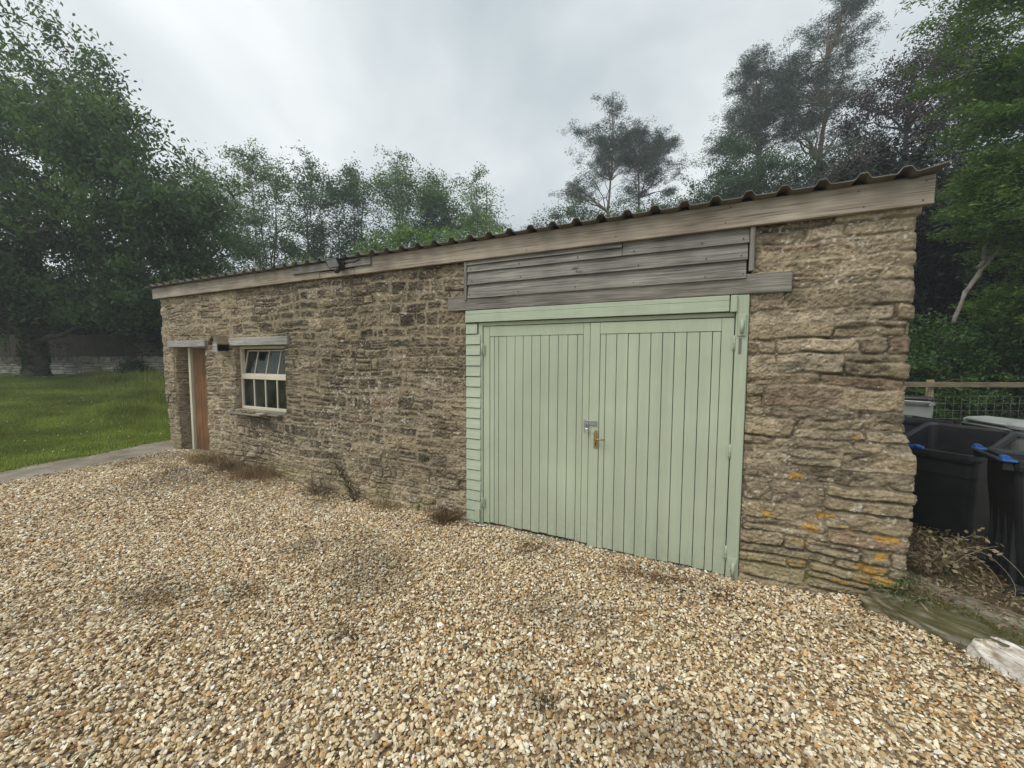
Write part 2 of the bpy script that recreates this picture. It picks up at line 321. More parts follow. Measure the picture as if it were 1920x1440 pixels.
def path_r(y): return path_l(y)-.66-.13*sstep(1.5, 2.3, y)+.03*np.sin(y*5+1)   # lawn side
def edge_r(y): return 1.26+.34*sstep(3.55, 2.75, y)+np.clip(2.75-y, 0, 9)*.62        # right edge of the gravel
gx = np.arange(-8.6, 5.2, .06); gy = np.arange(-3.0, 3.6, .06)
sheet('gravel', gx, gy, M['gravelbed'], -.012, keep=lambda x, y: (x > path_l(y)-.1) & (x < edge_r(y)+.12) & (y < 3.50))
sheet('path', np.arange(-9.2, -6.5, .05), np.arange(-3, 3.9, .05), M['concrete'], -.002, keep=lambda x, y: (x < path_l(y)+.03) & (x > path_r(y)-.04) | ((y > 3.0) & (y < 3.62) & (x > -7.9) & (x < -6.75)),
      extra=lambda X, Y: .012*fbm(X*6, Y*6, 3))
sheet('lawn', np.arange(-40, -8.0, .22), np.arange(-12, 30, .22), M['turf'], .0, keep=lambda x, y: (x < path_r(y)+.0) & ((x < -8.15) | (y < 3.5)))
sheet('soil', np.arange(1.2, 12, .09), np.arange(-2, 14, .09), M['soil'], .03, keep=lambda x, y: (x > edge_r(y)+.05) & ((x > 1.3) | (y < 3.4)), extra=lambda X, Y: .05*fbm(X*2, Y*2, 4)-.02)

# ------------------------------------------------------------------ the rubble wall
def stone_field(S, Z, seed, dens=1.0):
    """height and colour of coursed rubble at (along-wall, height) points"""
    r = np.random.default_rng(seed)
    Sw = S+.05*(fbm(S*3.1+7, Z*6+3, 3)-.5)*2
    Zw = Z+.045*(fbm(S*1.1+31, Z*1.6+11, 2)-.5)*2+.016*(fbm(S*7+3, Z*7+1, 3)-.5)*2
    ce = [-.5]
    while ce[-1] < 3.6: ce.append(ce[-1]+r.choice([.07, .09, .105, .12, .14, .155])*r.uniform(.85, 1.15))
    ce = np.array(ce); ci = np.clip(np.searchsorted(ce, Zw)-1, 0, len(ce)-2)
    dmin = np.full(S.shape, 9.); sid = np.zeros(S.shape, int); uu = np.zeros(S.shape); vv = np.zeros(S.shape)
    base = 0
    for c in range(len(ce)-1):
        mk = ci == c
        if not mk.any(): continue
        h = ce[c+1]-ce[c]
        xe = [-12.]
        while xe[-1] < 28: xe.append(xe[-1]+max(.075, r.gamma(3.6, .058))*(.7+h*3)*(1.75 if -.2 < xe[-1] < 1.4 else 1))
        xe = np.array(xe); nst = len(xe)
        split = np.where(r.random(nst) < (.33 if h > .11 else .06), r.uniform(.35, .65, nst), 2.)
        jit = r.uniform(-.012, .012, nst+1)
        s = Sw[mk]; z = Zw[mk]
        xi = np.clip(np.searchsorted(xe, s)-1, 0, nst-2)
        v = (z-ce[c])/h+jit[xi]/h*.0
        lo = np.where(v < split[xi], 0., split[xi]); hi = np.where(v < split[xi], np.minimum(split[xi], 1.), 1.)
        dx = np.minimum(s-xe[xi], xe[xi+1]-s); dz = np.minimum(v-lo, hi-v)*h
        k = .022
        # rounded corner distance
        ax = np.clip(k-dx, 0, k); az = np.clip(k-dz, 0, k)
        d = np.where((ax > 0) & (az > 0), k-np.hypot(ax, az), np.minimum(dx, dz))
        dmin[mk] = d; sid[mk] = base+xi*2+(v >= split[xi]); uu[mk] = (s-xe[xi])/(xe[xi+1]-xe[xi])-.5; vv[mk] = (v-lo)/(hi-lo)-.5
        base += nst*2+4
    rr = r.random((base+10, 8))
    q = rr[sid]
    n1 = fbm(S*15, Z*19, 4); n2 = fbm(S*45+5, Z*60+5, 3); n3 = fbm(S*2.2+80, Z*3+80, 3); n4 = fbm(S*30+9, Z*34+2, 4)
    return dmin, q, uu, vv, n1, n2, n3, n4
def wall_surface(S, Z, WX, seed=3, side=False):
    d, q, uu, vv, n1, n2, n3, n4 = stone_field(S, Z, seed)
    smear = sstep(.42, .66, n3)*.9                       # flush, smeared pointing in patches
    pier = sstep(.3, .5, WX)
    low = sstep(.62, .30, Z)                               # the bottom courses are raked out
    smear = np.clip(smear+.38*pier*sstep(.38, .55, n3), 0, 1)*(1-low*.8)
    m = -.012+.008*n1+.010*smear-.008*low*pier
    st = (q[..., 0]-.45)*.018+(q[..., 1]-.5)*.012*vv*2+(q[..., 2]-.5)*.016*uu*2+.011*(n1-.5)*2
    wide = .012*sstep(-1.9, -2.8, WX)*(1-low)           # broad raised pointing on the long front
    p = sstep(.001, .013, d-wide+.020*(n4-.5)+.012*(n1-.5))
    rid = np.abs(fbm(S*27+33, Z*36+12, 4)-.5)*2          # split, bedded faces
    crk_shade = sstep(.010, .002, np.abs(d-.004))*sstep(.44, .60, fbm(S*4+71, Z*5+13, 3)+.10*pier)  # joint cracks, sunk in shape, with under-stone shadow lines painted into the colour
    h = m*(1-p)+st*p-.010*crk_shade+.012*(n2-.5)*(.5+.5*p)-(.013-.005*pier)*p*sstep(.16, .02, rid)+.012*(fbm(S*.9+3, Z*1.2, 2)-.5)*2
    # ---- colours: stone faces by stone, sandy lime pointing, dark weathering, lichens
    C = lambda *a: np.array(a)
    t = q[..., 3][..., None]; t2 = q[..., 4][..., None]
    cs = C(.345, .275, .17)*(1-t)+C(.245, .20, .135)*t
    cs = np.where(t2 > .86, C(.43, .355, .24), cs); cs = np.where(t2 < .08, C(.30, .215, .14), cs)
    cs = cs*np.array([1, 1.0, 1.04])*(.80+.42*fbm(S*9, Z*12, 3))[..., None]
    cm = C(.385, .315, .215)*(.85+.3*n4)[..., None]
    dark_region = sstep(-6.3, -4.9, WX)*sstep(-1.6, -2.8, WX)*sstep(.12, .62, Z+.25*(fbm(S*1.3, Z*1+3, 3)-.5))
    dark_region = np.clip(dark_region+.50*sstep(.4, .7, WX)*sstep(.45, .8, Z)*sstep(2.3, 1.7, Z)+.24*sstep(-5.2, -6.2, WX)*sstep(.6, 1., Z), 0, 1)
    dk = np.clip(dark_region*sstep(.22, .60, fbm(S*2.4+5, Z*3.2+9, 4)*.55+q[..., 5]*.45)*1.0, 0, 1)
    dkc = C(.105, .088, .066)*(.7+.7*n4)[..., None]
    cs = cs*(1-dk[..., None]*.86)+dkc*dk[..., None]*.86
    # crusts of black lichen
    bl = (sstep(.60, .70, fbm(S*6+21, Z*9+14, 5))*(.35+.65*dark_region)*sstep(.35, .6, Z))[..., None]
    cs = cs*(1-bl*.75)+C(.06, .055, .045)*bl*.75
    cm = cm*(1-dark_region[..., None]*.28)
    pc = p[..., None]; c = cm*(1-pc)+cs*pc
    sm = (smear*sstep(.45, .7, fbm(S*11+2, Z*13+6, 3)))[..., None]*.6; c = c*(1-sm)+cm*sm
    base_pale = (sstep(.5, .1, Z)*.25)[..., None]; c = c*(1-base_pale)+C(.40, .335, .215)*(.8+.4*n4)[..., None]*base_pale*1.0
    c = c*(.42+.58*sstep(-.030, -.006, h))[..., None]     # shade of the deep joints painted into the colour
    c = c*(.66+.68*fbm(S*24+8, Z*27+3, 4))[..., None]*(.86+.28*fbm(S*.8+4, Z*1.1+2, 3))[..., None]*(1-.5*crk_shade[..., None])*.93
    # whitish lichen flecks
    wl = sstep(.79, .83, fbm(S*38+3, Z*42+7, 2)*(.8+.4*fbm(S*1.5, Z*1.5+44, 2)))[..., None]; c = c*(1-wl*.55)+C(.58, .55, .47)*wl*.55
    # orange and olive lichens low on the right pier
    o = np.zeros(S.shape)
    for (x, z, r_, a) in [(1.10, .265, .10, 1.2), (1.14, .185, .13, 1.2), (.72, .22, .10, .9), (.70, .86, .09, .8), (.52, .55, .08, .9), (.88, .60, .08, 1.), (.98, .53, .07, .8), (.80, .50, .08, 1.), (1.16, .50, .09, .9), (.72, .38, .09, .9), (.60, .17, .08, .8), (.95, .13, .10, .9), (1.13, .37, .07, .8), (1.02, 1.17, .05, .8), (.80, 1.9, .05, .5), (.62, 1.65, .04, .5)]:
        o = np.maximum(o, a*np.exp(-(((WX-x)/r_)**2+((Z-z)/(r_*.5))**2)))
    if side: o = o*0
    om = (sstep(.42, .66, o*(.05+1.5*fbm(S*19+4, Z*26+1, 5)))*(.5+.5*p))[..., None]
    c = c*(1-om*.8)+(C(.44, .25, .05)*(.4+1.0*n4)[..., None])*om*.8
    mo = (sstep(.40, .0, Z)*sstep(.45, .7, fbm(S*3+60, Z*5, 3))*.5)[..., None]; c = c*(1-mo)+C(.20, .185, .07)*mo
    return h, c
def holes(x, z):
    n = .016*(fbm(x*0+4, z*9+2, 3)-.5)*2
    g = (x > -2.10) & (x < .365) & (z < 2.74)
    d = (x > -7.71+n) & (x < -6.835+n*1.8) & (z < 1.90)
    wd = (x > -6.085+n) & (x < -4.965+n*1.8) & (z > .955) & (z < 1.90)
    return g | d | wd
def build_wall(parent):
    XL, XR, YB = -8.05, 1.275, 8.4
    xs = np.arange(XL+.04, XR-.04, .0068); cols = []
    for x in xs: cols.append((x, YF, 0, -1, x))
    a = np.linspace(0, math.pi/2, 7)[1:-1]
    for t in a: cols.append((XR-.04+.04*math.sin(t), YF+.04-.04*math.cos(t), math.sin(t), -math.cos(t), XR-.04+.06*t/1.57))
    s0 = XR+.02
    for y in np.arange(YF+.04, YB, .035): cols.append((XR, y, 1, 0, s0+y-YF))
    s1 = s0+YB-YF
    for x in np.arange(XR, XL, -.06): cols.append((x, YB, 0, 1, s1+XR-x))
    s2 = -14.
    for y in np.arange(YB, YF+.04, -.035): cols.append((XL, y, -1, 0, XL-.02-(y-YF)))
    for t in a: cols.append((XL+.04-.04*math.cos(t), YF+.04-.04*math.sin(t), -math.cos(t), -math.sin(t), XL-.02+.06*t/1.57))
    Cc = np.array(cols); zs = np.arange(-.2, 2.76, .0068)
    S, Z = np.meshgrid(Cc[:, 4], zs, indexing='ij'); WX = np.repeat(Cc[:, 0:1], len(zs), 1); WY = np.repeat(Cc[:, 1:2], len(zs), 1)
    side = WY > YF+.05
    h, c = wall_surface(S, Z, WX)
    o2 = np.zeros_like(h)
    # ragged quoins
    _, q, *_ = stone_field(S, Z, 3)
    cr = np.clip(sstep(XR-.22, XR-.02, WX)+sstep(XL+.2, XL+.02, WX), 0, 1)
    kx = sstep(XR-.5, XR, WX); kl = sstep(XL+.6, XL, WX)
    NX = np.repeat(Cc[:, 2:3], len(zs), 1); NY = np.repeat(Cc[:, 3:4], len(zs), 1)
    h2 = h*(1-.35*cr)+cr*(q[..., 6]-.5)*.018
    X = WX+NX*h2+kx*.075*sstep(1.28, 1.02, Z)+kl*(.16*sstep(1.2, .0, Z)-.02)
    # keep opening edges soft: stones round back into the reveal
    Y = WY+NY*h2
    rm = np.zeros_like(Z)
    for (a0, a1, z1, z0) in ((-7.71, -6.835, 1.90, -1), (-6.085, -4.965, 1.90, .955)):
        dd = np.maximum(np.maximum(a0-WX, WX-a1), np.maximum(Z-z1, z0-Z)); rm = np.maximum(rm, sstep(.035, .0, dd)*(Z > z0-.03)*(Z < z1+.01))
    Y = np.where(~side, Y+rm*.022, Y)
    V = np.stack([X, Y, Z], -1).reshape(-1, 3); n = len(zs); m_ = len(cols)
    i, j = np.meshgrid(np.arange(m_), np.arange(n-1), indexing='ij'); i2 = (i+1) % m_
    F = np.stack([i*n+j, i2*n+j, i2*n+j+1, i*n+j+1], -1).reshape(-1, 4)
    cx = WX.reshape(-1)[F].mean(1); cz = Z.reshape(-1)[F].mean(1); fy = WY.reshape(-1)[F].max(1)
    F = F[~((fy < YF+.03) & holes(cx, cz))]
    return np_mesh('wall', V, F, M['stone'], parent, c.reshape(-1, 3), True)
garage = thing('stone_garage', 'long low rubble stone garage with sage green double doors and corrugated roof', 'garage', (0, 0, 0))
wall = build_wall(garage)
def reveal(x, y0, y1, z0, z1, face, parent, seed=9):
    """stone jamb of an opening, facing +x or -x"""
    ys = np.arange(y0, y1+.001, .0085); zs = np.arange(z0, z1, .0085); S, Z = np.meshgrid(ys*1.0+40, zs, indexing='ij')
    h, c = wall_surface(S, Z, S*0-7.5, seed, True)
    Yw = S-40; rd = sstep(y0+.04, y0, Yw)*.02
    V = np.stack([x+face*(h*.9-rd), Yw, Z], -1).reshape(-1, 3); n = len(zs)
    i, j = np.meshgrid(np.arange(len(ys)-1), np.arange(n-1), indexing='ij'); a = (i*n+j).ravel(); F = np.stack([a, a+1, a+n+1, a+n], 1)
    return np_mesh('door_jamb', V, F, M['stone'], parent, c.reshape(-1, 3), True)
reveal(-7.705, YF+.008, YF+.40, -.1, 1.92, 1, garage); reveal(-6.84, YF+.008, YF+.40, -.1, 1.92, -1, garage)
o = reveal(-6.08, YF+.008, YF+.30, .90, 1.92, 1, garage, 12); o.name = 'window_jamb'
o = reveal(-4.97, YF+.008, YF+.30, .90, 1.92, -1, garage, 13); o.name = 'window_jamb'
mb = MB().box(-7.68, -6.86, YF+.21, YF+.215, -.2, 1.9)      # black sheet standing in for the dark gap behind the old door
mb.build('door_dark_sheet', M['hole'], garage)

# roof sheets
def roof(parent):
    pts = []; x = .318-.2085*41; xs = []
    k = 0
    while x < 1.36:
        pts += [(x-.052, 0), (x-.040, .004), (x-.020, .036), (x-.015, .038), (x+.015, .038), (x+.020, .036), (x+.040, .004), (x+.052, 0)]; x += .2085
    pts = [p for p in pts if -8.19 < p[0] < 1.34]; pts = [(-8.19, 0)]+pts+[(1.345, .03)]
    P = []; n = len(pts); ys = [3.235, 4.9, 6.6, 8.52]
    for y in ys:
        zb = 2.856-(y-3.235)*.06
        for (px, pz) in pts: P.append((px, y, zb+pz))
        for (px, pz) in pts: P.append((px, y, zb+pz-.006))
    F = []
    for i in range(len(ys)-1):
        a = i*2*n; b = (i+1)*2*n
        for j in range(n-1):
            F.append((a+j, a+j+1, b+j+1, b+j)); F.append((a+n+j, b+n+j, b+n+j+1, a+n+j+1))
    for a in (0, (len(ys)-1)*2*n):
        for j in range(n-1): F.append((a+j, a+n+j, a+n+j+1, a+j+1))
    mb = MB(); mb.add(P, F); return mb.build('roof', M['roof'], parent)
rf = roof(garage)
k = .318-.2085*40
while k < 1.3: MB().box(k-.036, k+.036, YF-.02, YF+.01, 2.842, 2.888).build('rib_filler', M['dark'], rf); k += .2085
# fascia: three boards butted, one short packing board carrying the lamp
def boardbox(name, mat, parent, x0, x1, y0, y1, z0, z1, sag=0, b=.004, tilt=0):
    mb = MB(); mb.box(x0, x1, y0, y1, z0, z1, b)
    mb.v = [(x, y+tilt*(z1-z)/(z1-z0), z+sag*math.sin((x-x0)/(x1-x0)*math.pi)) for x, y, z in mb.v]
    return mb.build(name, mat, parent)
boardbox('fascia_board', M['fascia'], garage, -8.155, -4.154, YF-.058, YF-.022, 2.672, 2.844)
boardbox('fascia_board', M['fascia'], garage, -4.146, -3.576, YF-.056, YF-.022, 2.672, 2.744)
boardbox('fascia_board', M['fascia'], garage, -3.570, 1.312, YF-.058, YF-.022, 2.670, 2.846)
o = boardbox('packing_board', M['clad'], garage, -4.62, -3.30, YF-.084, YF-.060, 2.752, 2.842)
nm = noisy_mat('rusty_nail', (.05, .03, .02), (.10, .06, .04), 90, .8, 0, .3)
def nails(par, pts, y):
    b = MB()
    for x, z in pts: b.cyl((x, y, z), (x, y+.01, z), .0045, 8)
    b.build('nails', nm, par)
nails(garage, [(x+rnd.uniform(-.02, .02), z+rnd.uniform(-.01, .01)) for x in (-7.9, -7.1, -6.2, -5.4, -4.8) for z in (2.70, 2.80)]+[(x+rnd.uniform(-.03, .03), z+rnd.uniform(-.01, .01)) for x in (-3.0, -2.2, -1.4, -.6, .2, .95, 1.28) for z in (2.705, 2.81)], YF-.0605)
MB().box(-8.0, 1.25, YF+.0, YF+.06, 2.70, 2.84).build('wall_plate', M['hole'], garage)
o = boardbox('barge_board', M['fascia'], garage, 1.285, 1.312, YF-.022, 8.45, 2.69, 2.83); 
# gable cladding over the double door
# four overlapping weatherboards: tapered boards whose lower edge stands proud
def weatherboard(x0, x1, z0, z1, y0=YF-.012, lean=.022, mat='clad', name='weatherboard', parent=garage, th=.020):
    b = MB(); P = [(x, y, z) for x in (x0, x1) for (y, z) in ((y0-lean, z0), (y0-lean+th, z0), (y0+th*.5, z1), (y0, z1))]
    b.add(P, [(0, 1, 2, 3), (4, 7, 6, 5), (0, 4, 5, 1), (1, 5, 6, 2), (2, 6, 7, 3), (3, 7, 4, 0)]); return b.build(name, M[mat], parent)
weatherboard(-2.072, -.568, 2.562, 2.640); weatherboard(-2.072, -.568, 2.632, 2.69, y0=YF-.020, lean=.016); weatherboard(-.562, .342, 2.562, 2.69)
weatherboard(-2.066, .336, 2.440, 2.575, lean=.026); weatherboard(-2.060, .330, 2.304, 2.454, lean=.028)
boardbox('trim_batten', M['cladv'], garage, -2.100, -2.074, YF-.040, YF+.01, 2.285, 2.668)
boardbox('trim_batten', M['cladv'], garage, .346, .378, YF-.040, YF+.01, 2.352, 2.668)
nails(garage, [(x+rnd.uniform(-.02, .02), z) for x in (-2.02, -1.5, -.95, -.45, .05, .30) for z in (2.335, 2.47, 2.59)], YF-.040)
MB().box(-2.09, .36, YF+.012, YF+.03, 2.19, 2.74).build('cladding_backing', M['hole'], garage)
gl = boardbox('garage_lintel', M['lintel'], garage, -2.308, .615, YF-.026, YF+.05, 2.190, 2.334, b=.005)
# --- green door surround
def rebated(x0, x1, z0, z1, y, parent, name='header_trim'):
    b = MB(); b.box(x0, x1, y, y+.022, z0, z0+(z1-z0)*.66, .003); b.box(x0, x1, y+.006, y+.021, z0+(z1-z0)*.67, z1, .004); return b.build(name, M['greenx'], parent)
rebated(-2.096, -1.592, 2.066, 2.184, YF-.030, garage); rebated(-1.596, .232, 2.066, 2.186, YF-.035, garage)
boardbox('door_post', M['greenp'], garage, .238, .284, YF-.040, YF-.012, 2.060, 2.184)
boardbox('door_head', M['green'], garage, -1.93, .274, YF+.004, YF+.05, 2.028, 2.064)
boardbox('door_post', M['greenp'], garage, .278, .362, YF-.022, YF+.05, -.02, 2.186, b=.006)
boardbox('door_post', M['greenp'], garage, -1.950, -1.908, YF-.004, YF+.05, .0, 2.064, b=.004)
z = 2.062; i = 0
while z > .12:
    h = .1065; x1 = -1.965 if i < 1 else -1.930
    weatherboard(-2.094, x1+rnd.uniform(-.003, .003), z-h, z-.010, y0=YF-.010, lean=.010, mat='greenx', name='shiplap_board', th=.018)
    z -= h; i += 1
weatherboard(-2.088, -2.0, .012, z-.006, y0=YF-.010, lean=.010, mat='greenx', name='shiplap_board', th=.018)
MB().box(-2.094, -1.93, YF+.010, YF+.03, .02, 2.06).build('shiplap_backing', M['greenp'], garage)
boardbox('patch_plate', M['green'], garage, -1.985, -1.932, YF-.030, YF-.018, .03, .175, b=.003)
boardbox('patch_plate', M['green'], garage, .288, .350, YF-.030, YF-.024, .02, .17, b=.002)
boardbox('threshold', M['concrete'], garage, -1.92, .28, YF-.045, YF+.12, -.06, .004, b=.008)
# --- the two leaves
def leafdoor(name, label, grooves, xa, xb, st_l, st_r, zt, zb, yo, skew=0.):
    d = thing(name, None, None); d.parent = garage; d['label'] = label
    mb = MB(); mb.box(xa, st_l-.0015, yo, yo+.04, zb, zt, .003); mb.build('stile', M['green'], d)
    mb = MB(); mb.box(st_r+.0015, xb, yo, yo+.04, zb, zt, .003); mb.build('stile', M['green'], d)
    mb = MB(); mb.box(st_l, st_r, yo+.001, yo+.04, zt-.098, zt, .002); mb.build('top_rail', M['green'], d)
    mb = MB()
    for a, b in zip(grooves[:-1], grooves[1:]):
        j = rnd.uniform(-.0012, .0012); mb.box(a+.0024, b-.0024, yo+.005+j, yo+.03, zb+rnd.uniform(.0, .012), zt-.1005, .0022)
    mb.build('planks', M['green'], d)
    MB().box(xa+.01, xb-.01, yo+.031, yo+.036, zb+.02, zt-.02).build('backing', M['hole'], d)
    return d
LG = [-1.783, -1.735, -1.647, -1.558, -1.472, -1.384, -1.296, -1.21, -1.122, -1.032, -.944, -.889]
RG = [-.738, -.688, -.597, -.503, -.414, -.322, -.232, -.142, -.053, .04, .128, .187]
dl = leafdoor('door_leaf', 'left sage green plank door leaf', [-1.843+.01]+LG[0:0]+[-1.783+.0]+LG[1:], -1.903, -.829, -1.843+.01, -.889, 2.022, .030, YF+.006)
dr = leafdoor('door_leaf', 'right sage green plank door leaf with brass handle', [RG[0]]+RG[1:], -.824, .272, RG[0], RG[-1], 2.020, .012, YF-.004)
# hinges
def hinge(x, z, parent, s=1):
    b = MB(); b.cyl((x, YF-.018, z-.055), (x, YF-.018, z+.055), .007, 10)
    for k in (-.03, 0, .03): b.cyl((x, YF-.018, z+k-.002), (x, YF-.018, z+k+.002), .0085, 10)
    b.box(x-.022*(s > 0), x+.022*(s < 0), YF-.010, YF-.006, z-.05, z+.05); b.build('hinge', M['greenp'], parent)
for z in (1.83, 1.0, .20): hinge(.274, z, dr)
for z in (1.80, .24): hinge(-1.905, z, dl, -1)
b = MB(); b.box(.292, .345, YF-.034, YF-.024, 1.88, 2.04, .003); b.cyl((.318, YF-.045, 1.90), (.318, YF-.045, 2.0), .012, 10); b.build('bolt', M['greenp'], garage)
b = MB(); b.cyl((.325, YF-.040, .03), (.325, YF-.040, .14), .012, 10); b.box(.30, .345, YF-.036, YF-.030, .07, .09); b.build('bolt', M['greenp'], garage)
MB().box(.302, .322, YF-.0235, YF-.0222, 1.745, 1.865).build('bare_patch', M['cladv'], garage)
# hasp and lock on the meeting stile
hs = MB(); hs.box(-.868, -.752, YF-.014, YF-.007, 1.118, 1.162, .002)
for (x, z) in ((-.768, 1.155), (-.768, 1.125), (-.79, 1.155), (-.79, 1.125)): hs.cyl((x, YF-.018, z), (x, YF-.012, z), .005, 8)
hs.tube([(-.838, YF-.008, 1.128), (-.838, YF-.034, 1.130), (-.838, YF-.034, 1.152), (-.838, YF-.008, 1.154)], .004, 6)
hs.build('hasp', M['steel'], dr)
MB().box(-.872, -.826, YF+.001, YF+.005, 1.055, 1.165, .001).build('hasp_plate', M['steel'], dl)
pl = thing('padlock', 'small bright steel padlock hanging from the hasp on the green doors', 'padlock', (-.838, YF-.03, 1.09))
b = MB(); b.box(-.014, .014, -.008, .008, -.042, .004, .004); b.build('lock_body', M['chrome'], pl)
b = MB(); b.tube([(-.010, 0, .0), (-.012, 0, .028), (-.008, -.002, .046), (0, -.002, .053), (.008, -.002, .046), (.012, 0, .028), (.010, 0, .0)], .0036, 8); b.build('shackle', M['chrome'], pl)
b = MB(); b.box(-.778, -.742, YF-.010, YF-.004, .915, 1.062, .002); b.box(-.774, -.75, YF-.0105, YF-.004, 1.060, 1.078, .001)
b.build('handle_plate', M['brass'], dr)
b = MB(); b.cyl((-.757, YF-.050, 1.005), (-.757, YF-.008, 1.005), .009, 12); b.tube([(-.765, YF-.050, 1.005), (-.72, YF-.052, 1.006), (-.67, YF-.048, 1.008)], [.010, .008, .006], 10); b.build('handle', M['brass'], dr)
b = MB(); b.cyl((-.760, YF-.0115, .962), (-.760, YF-.009, .962), .005, 10); b.box(-.763, -.757, YF-.0115, YF-.009, .944, .962); b.build('keyhole', M['hole'], dr)
MB().box(-.79, -.772, YF-.009, YF-.006, 1.05, 1.07, .001).build('staple', M['chrome'], dr)
# --- left brown door
bd = thing('plank_door', None, None); bd.parent = garage; bd['label'] = 'narrow brown plank door set back in the stone'
b = MB()
x = -7.50
while x < -6.86: b.box(x+.002, min(x+.094, -6.845), YF+.165, YF+.19, .16, 1.86, .003); x += .096
b.build('planks', M['brown'], bd)
boardbox('door_frame', M['cream'], bd, -7.575, -7.515, YF+.13, YF+.20, .14, 1.88, b=.004)
boardbox('door_frame', M['cream'], bd, -7.515, -6.85, YF+.14, YF+.20, 1.862, 1.90, b=.004)
boardbox('door_sill', M['concrete'], garage, -7.70, -6.85, YF+.02, YF+.3, -.05, .15, b=.01)
boardbox('door_lintel', M['pale'], garage, -7.825, -6.745, YF-.034, YF+.16, 1.872, 1.972, sag=.004, b=.006)
# --- window
wn = thing('window', None, None); wn.parent = garage; wn['label'] = 'cream framed eight pane window, upper sash leaning inward'
yw = YF+.092
b = MB(); b.box(-6.085, -6.045, yw, yw+.05, .955, 1.875, .004); b.box(-5.01, -4.96, yw, yw+.05, .955, 1.875, .004)
b.box(-6.045, -5.01, yw, yw+.05, 1.835, 1.875, .004); b.box(-6.045, -5.01, yw-.006, yw+.05, .955, .995, .004); b.build('window_frame', M['cream'], wn)
MB().box(-6.050, -5.005, yw-.004, yw+.045, 1.395, 1.462, .004).build('transom', M['cream'], wn)
b = MB()
pw = (1.035)/4
for k in (1, 2, 3): b.box(-6.045+pw*k-.0085, -6.045+pw*k+.0085, yw+.006, yw+.035, .992, 1.398, .002)
b.build('glazing_bars', M['cream'], wn)
MB().box(-6.04, -5.015, yw+.020, yw+.023, .99, 1.40).build('pane', M['glass'], wn)
sh = .37
def usb(name, mat, *a):
    b = MB()
    for t in a: b.box(*t)
    o = b.build(name, mat, wn); o.matrix_local = Matrix.Translation((0, yw+.025, 1.458)) @ Matrix.Rotation(-R(11), 4, 'X'); return o
bars = [(-6.042, -6.020, -.01, .018, 0, sh, .002), (-5.035, -5.013, -.01, .018, 0, sh, .002), (-6.02, -5.035, -.01, .018, sh-.022, sh, .002), (-6.02, -5.035, -.01, .018, 0, .02, .002)]
for k in (1, 2, 3): bars.append((-6.045+pw*k-.008, -6.045+pw*k+.008, -.008, .016, .02, sh-.022, .002))
usb('upper_sash', M['cream'], *bars); usb('pane', M['glass'], (-6.035, -5.02, .002, .005, .01, sh-.01))
wl = boardbox('window_lintel', M['pale'], garage, -6.125, -4.828, YF-.036, YF+.09, 1.880, 1.992, b=.006)
boardbox('window_ledge', M['concrete'], garage, -6.08, -4.97, YF+.0, YF+.14, .90, .957, b=.004)
b = MB(); b.box(-6.10, -5.34, YF-.115, YF+.01, .905, .928, .004); b.box(-5.36, -5.02, YF-.06, YF+.01, .915, .934, .004)
sill = b.build('window_sill', M['lintel'], garage)
b = MB()
for k in range(26):
    x = rnd.uniform(-6.05, -5.2); a = rnd.uniform(-.6, .6); Mx = Matrix.Translation((x, YF-rnd.uniform(.0, .085), .935+rnd.uniform(0, .012))) @ Matrix.Rotation(a, 4, 'Z') @ Matrix.Rotation(rnd.uniform(-.4, .4), 4, 'X')
    s = rnd.uniform(.02, .05); b.box(-s, s, -s*.5, s*.5, -.006, .008, .002, Mx)
b.build('sill_debris', noisy_mat('dry_moss_bits', (.10, .075, .04), (.32, .26, .15), 30, 1, .3), sill)
b = MB(); b.box(-.06, .06, -.008, .008, -.006, .006, .002, Matrix.Translation((-5.33, YF-.10, .940)) @ Matrix.Rotation(.35, 4, 'Z')); b.box(-.02, .02, -.01, .01, -.006, .006, .002, Matrix.Translation((-5.77, YF-.105, .936))); b.box(-.02, .02, -.01, .01, -.006, .006, .002, Matrix.Translation((-6.07, YF-.09, .936)))
b.build('white_chip', M['cream'], sill)
# --- little roofed vent
vb = thing('vent_box', 'small gabled wooden vent box on the stone between the brown door and window', 'vent box', (-6.22, YF, 1.79))
b = MB(); b.box(-.06, .05, -.165, -.150, 0, .15, .002); b.box(-.06, -.045, -.150, .0, 0, .15, .002); b.box(-.045, .05, -.150, .0, .0, .012, .002); b.build('box_sides', M['pale'], vb)
MB().box(-.045, .030, -.149, -.001, .012, .15).build('opening', M['hole'], vb)
for s_ in (-1, 1):
    b = MB(); P = [(0, y, z) for y in (-.20, .0) for z in (.225, .240)]+[(s_*.125, y, z) for y in (-.20, .0) for z in (.100, .115)]
    b.add(P, [(0, 1, 5, 4), (2, 6, 7, 3), (0, 2, 3, 1), (4, 5, 7, 6), (1, 3, 7, 5), (0, 4, 6, 2)]); b.build('roof_board', M['post'], vb)
b = MB(); b.add([(-.06, -.16, .13), (.05, -.16, .13), (0, -.16, .225), (-.06, -.15, .13), (.05, -.15, .13), (0, -.15, .225)], [(0, 1, 2), (3, 5, 4), (0, 3, 4, 1), (1, 4, 5, 2), (2, 5, 3, 0)]); b.build('gable', M['pale'], vb)
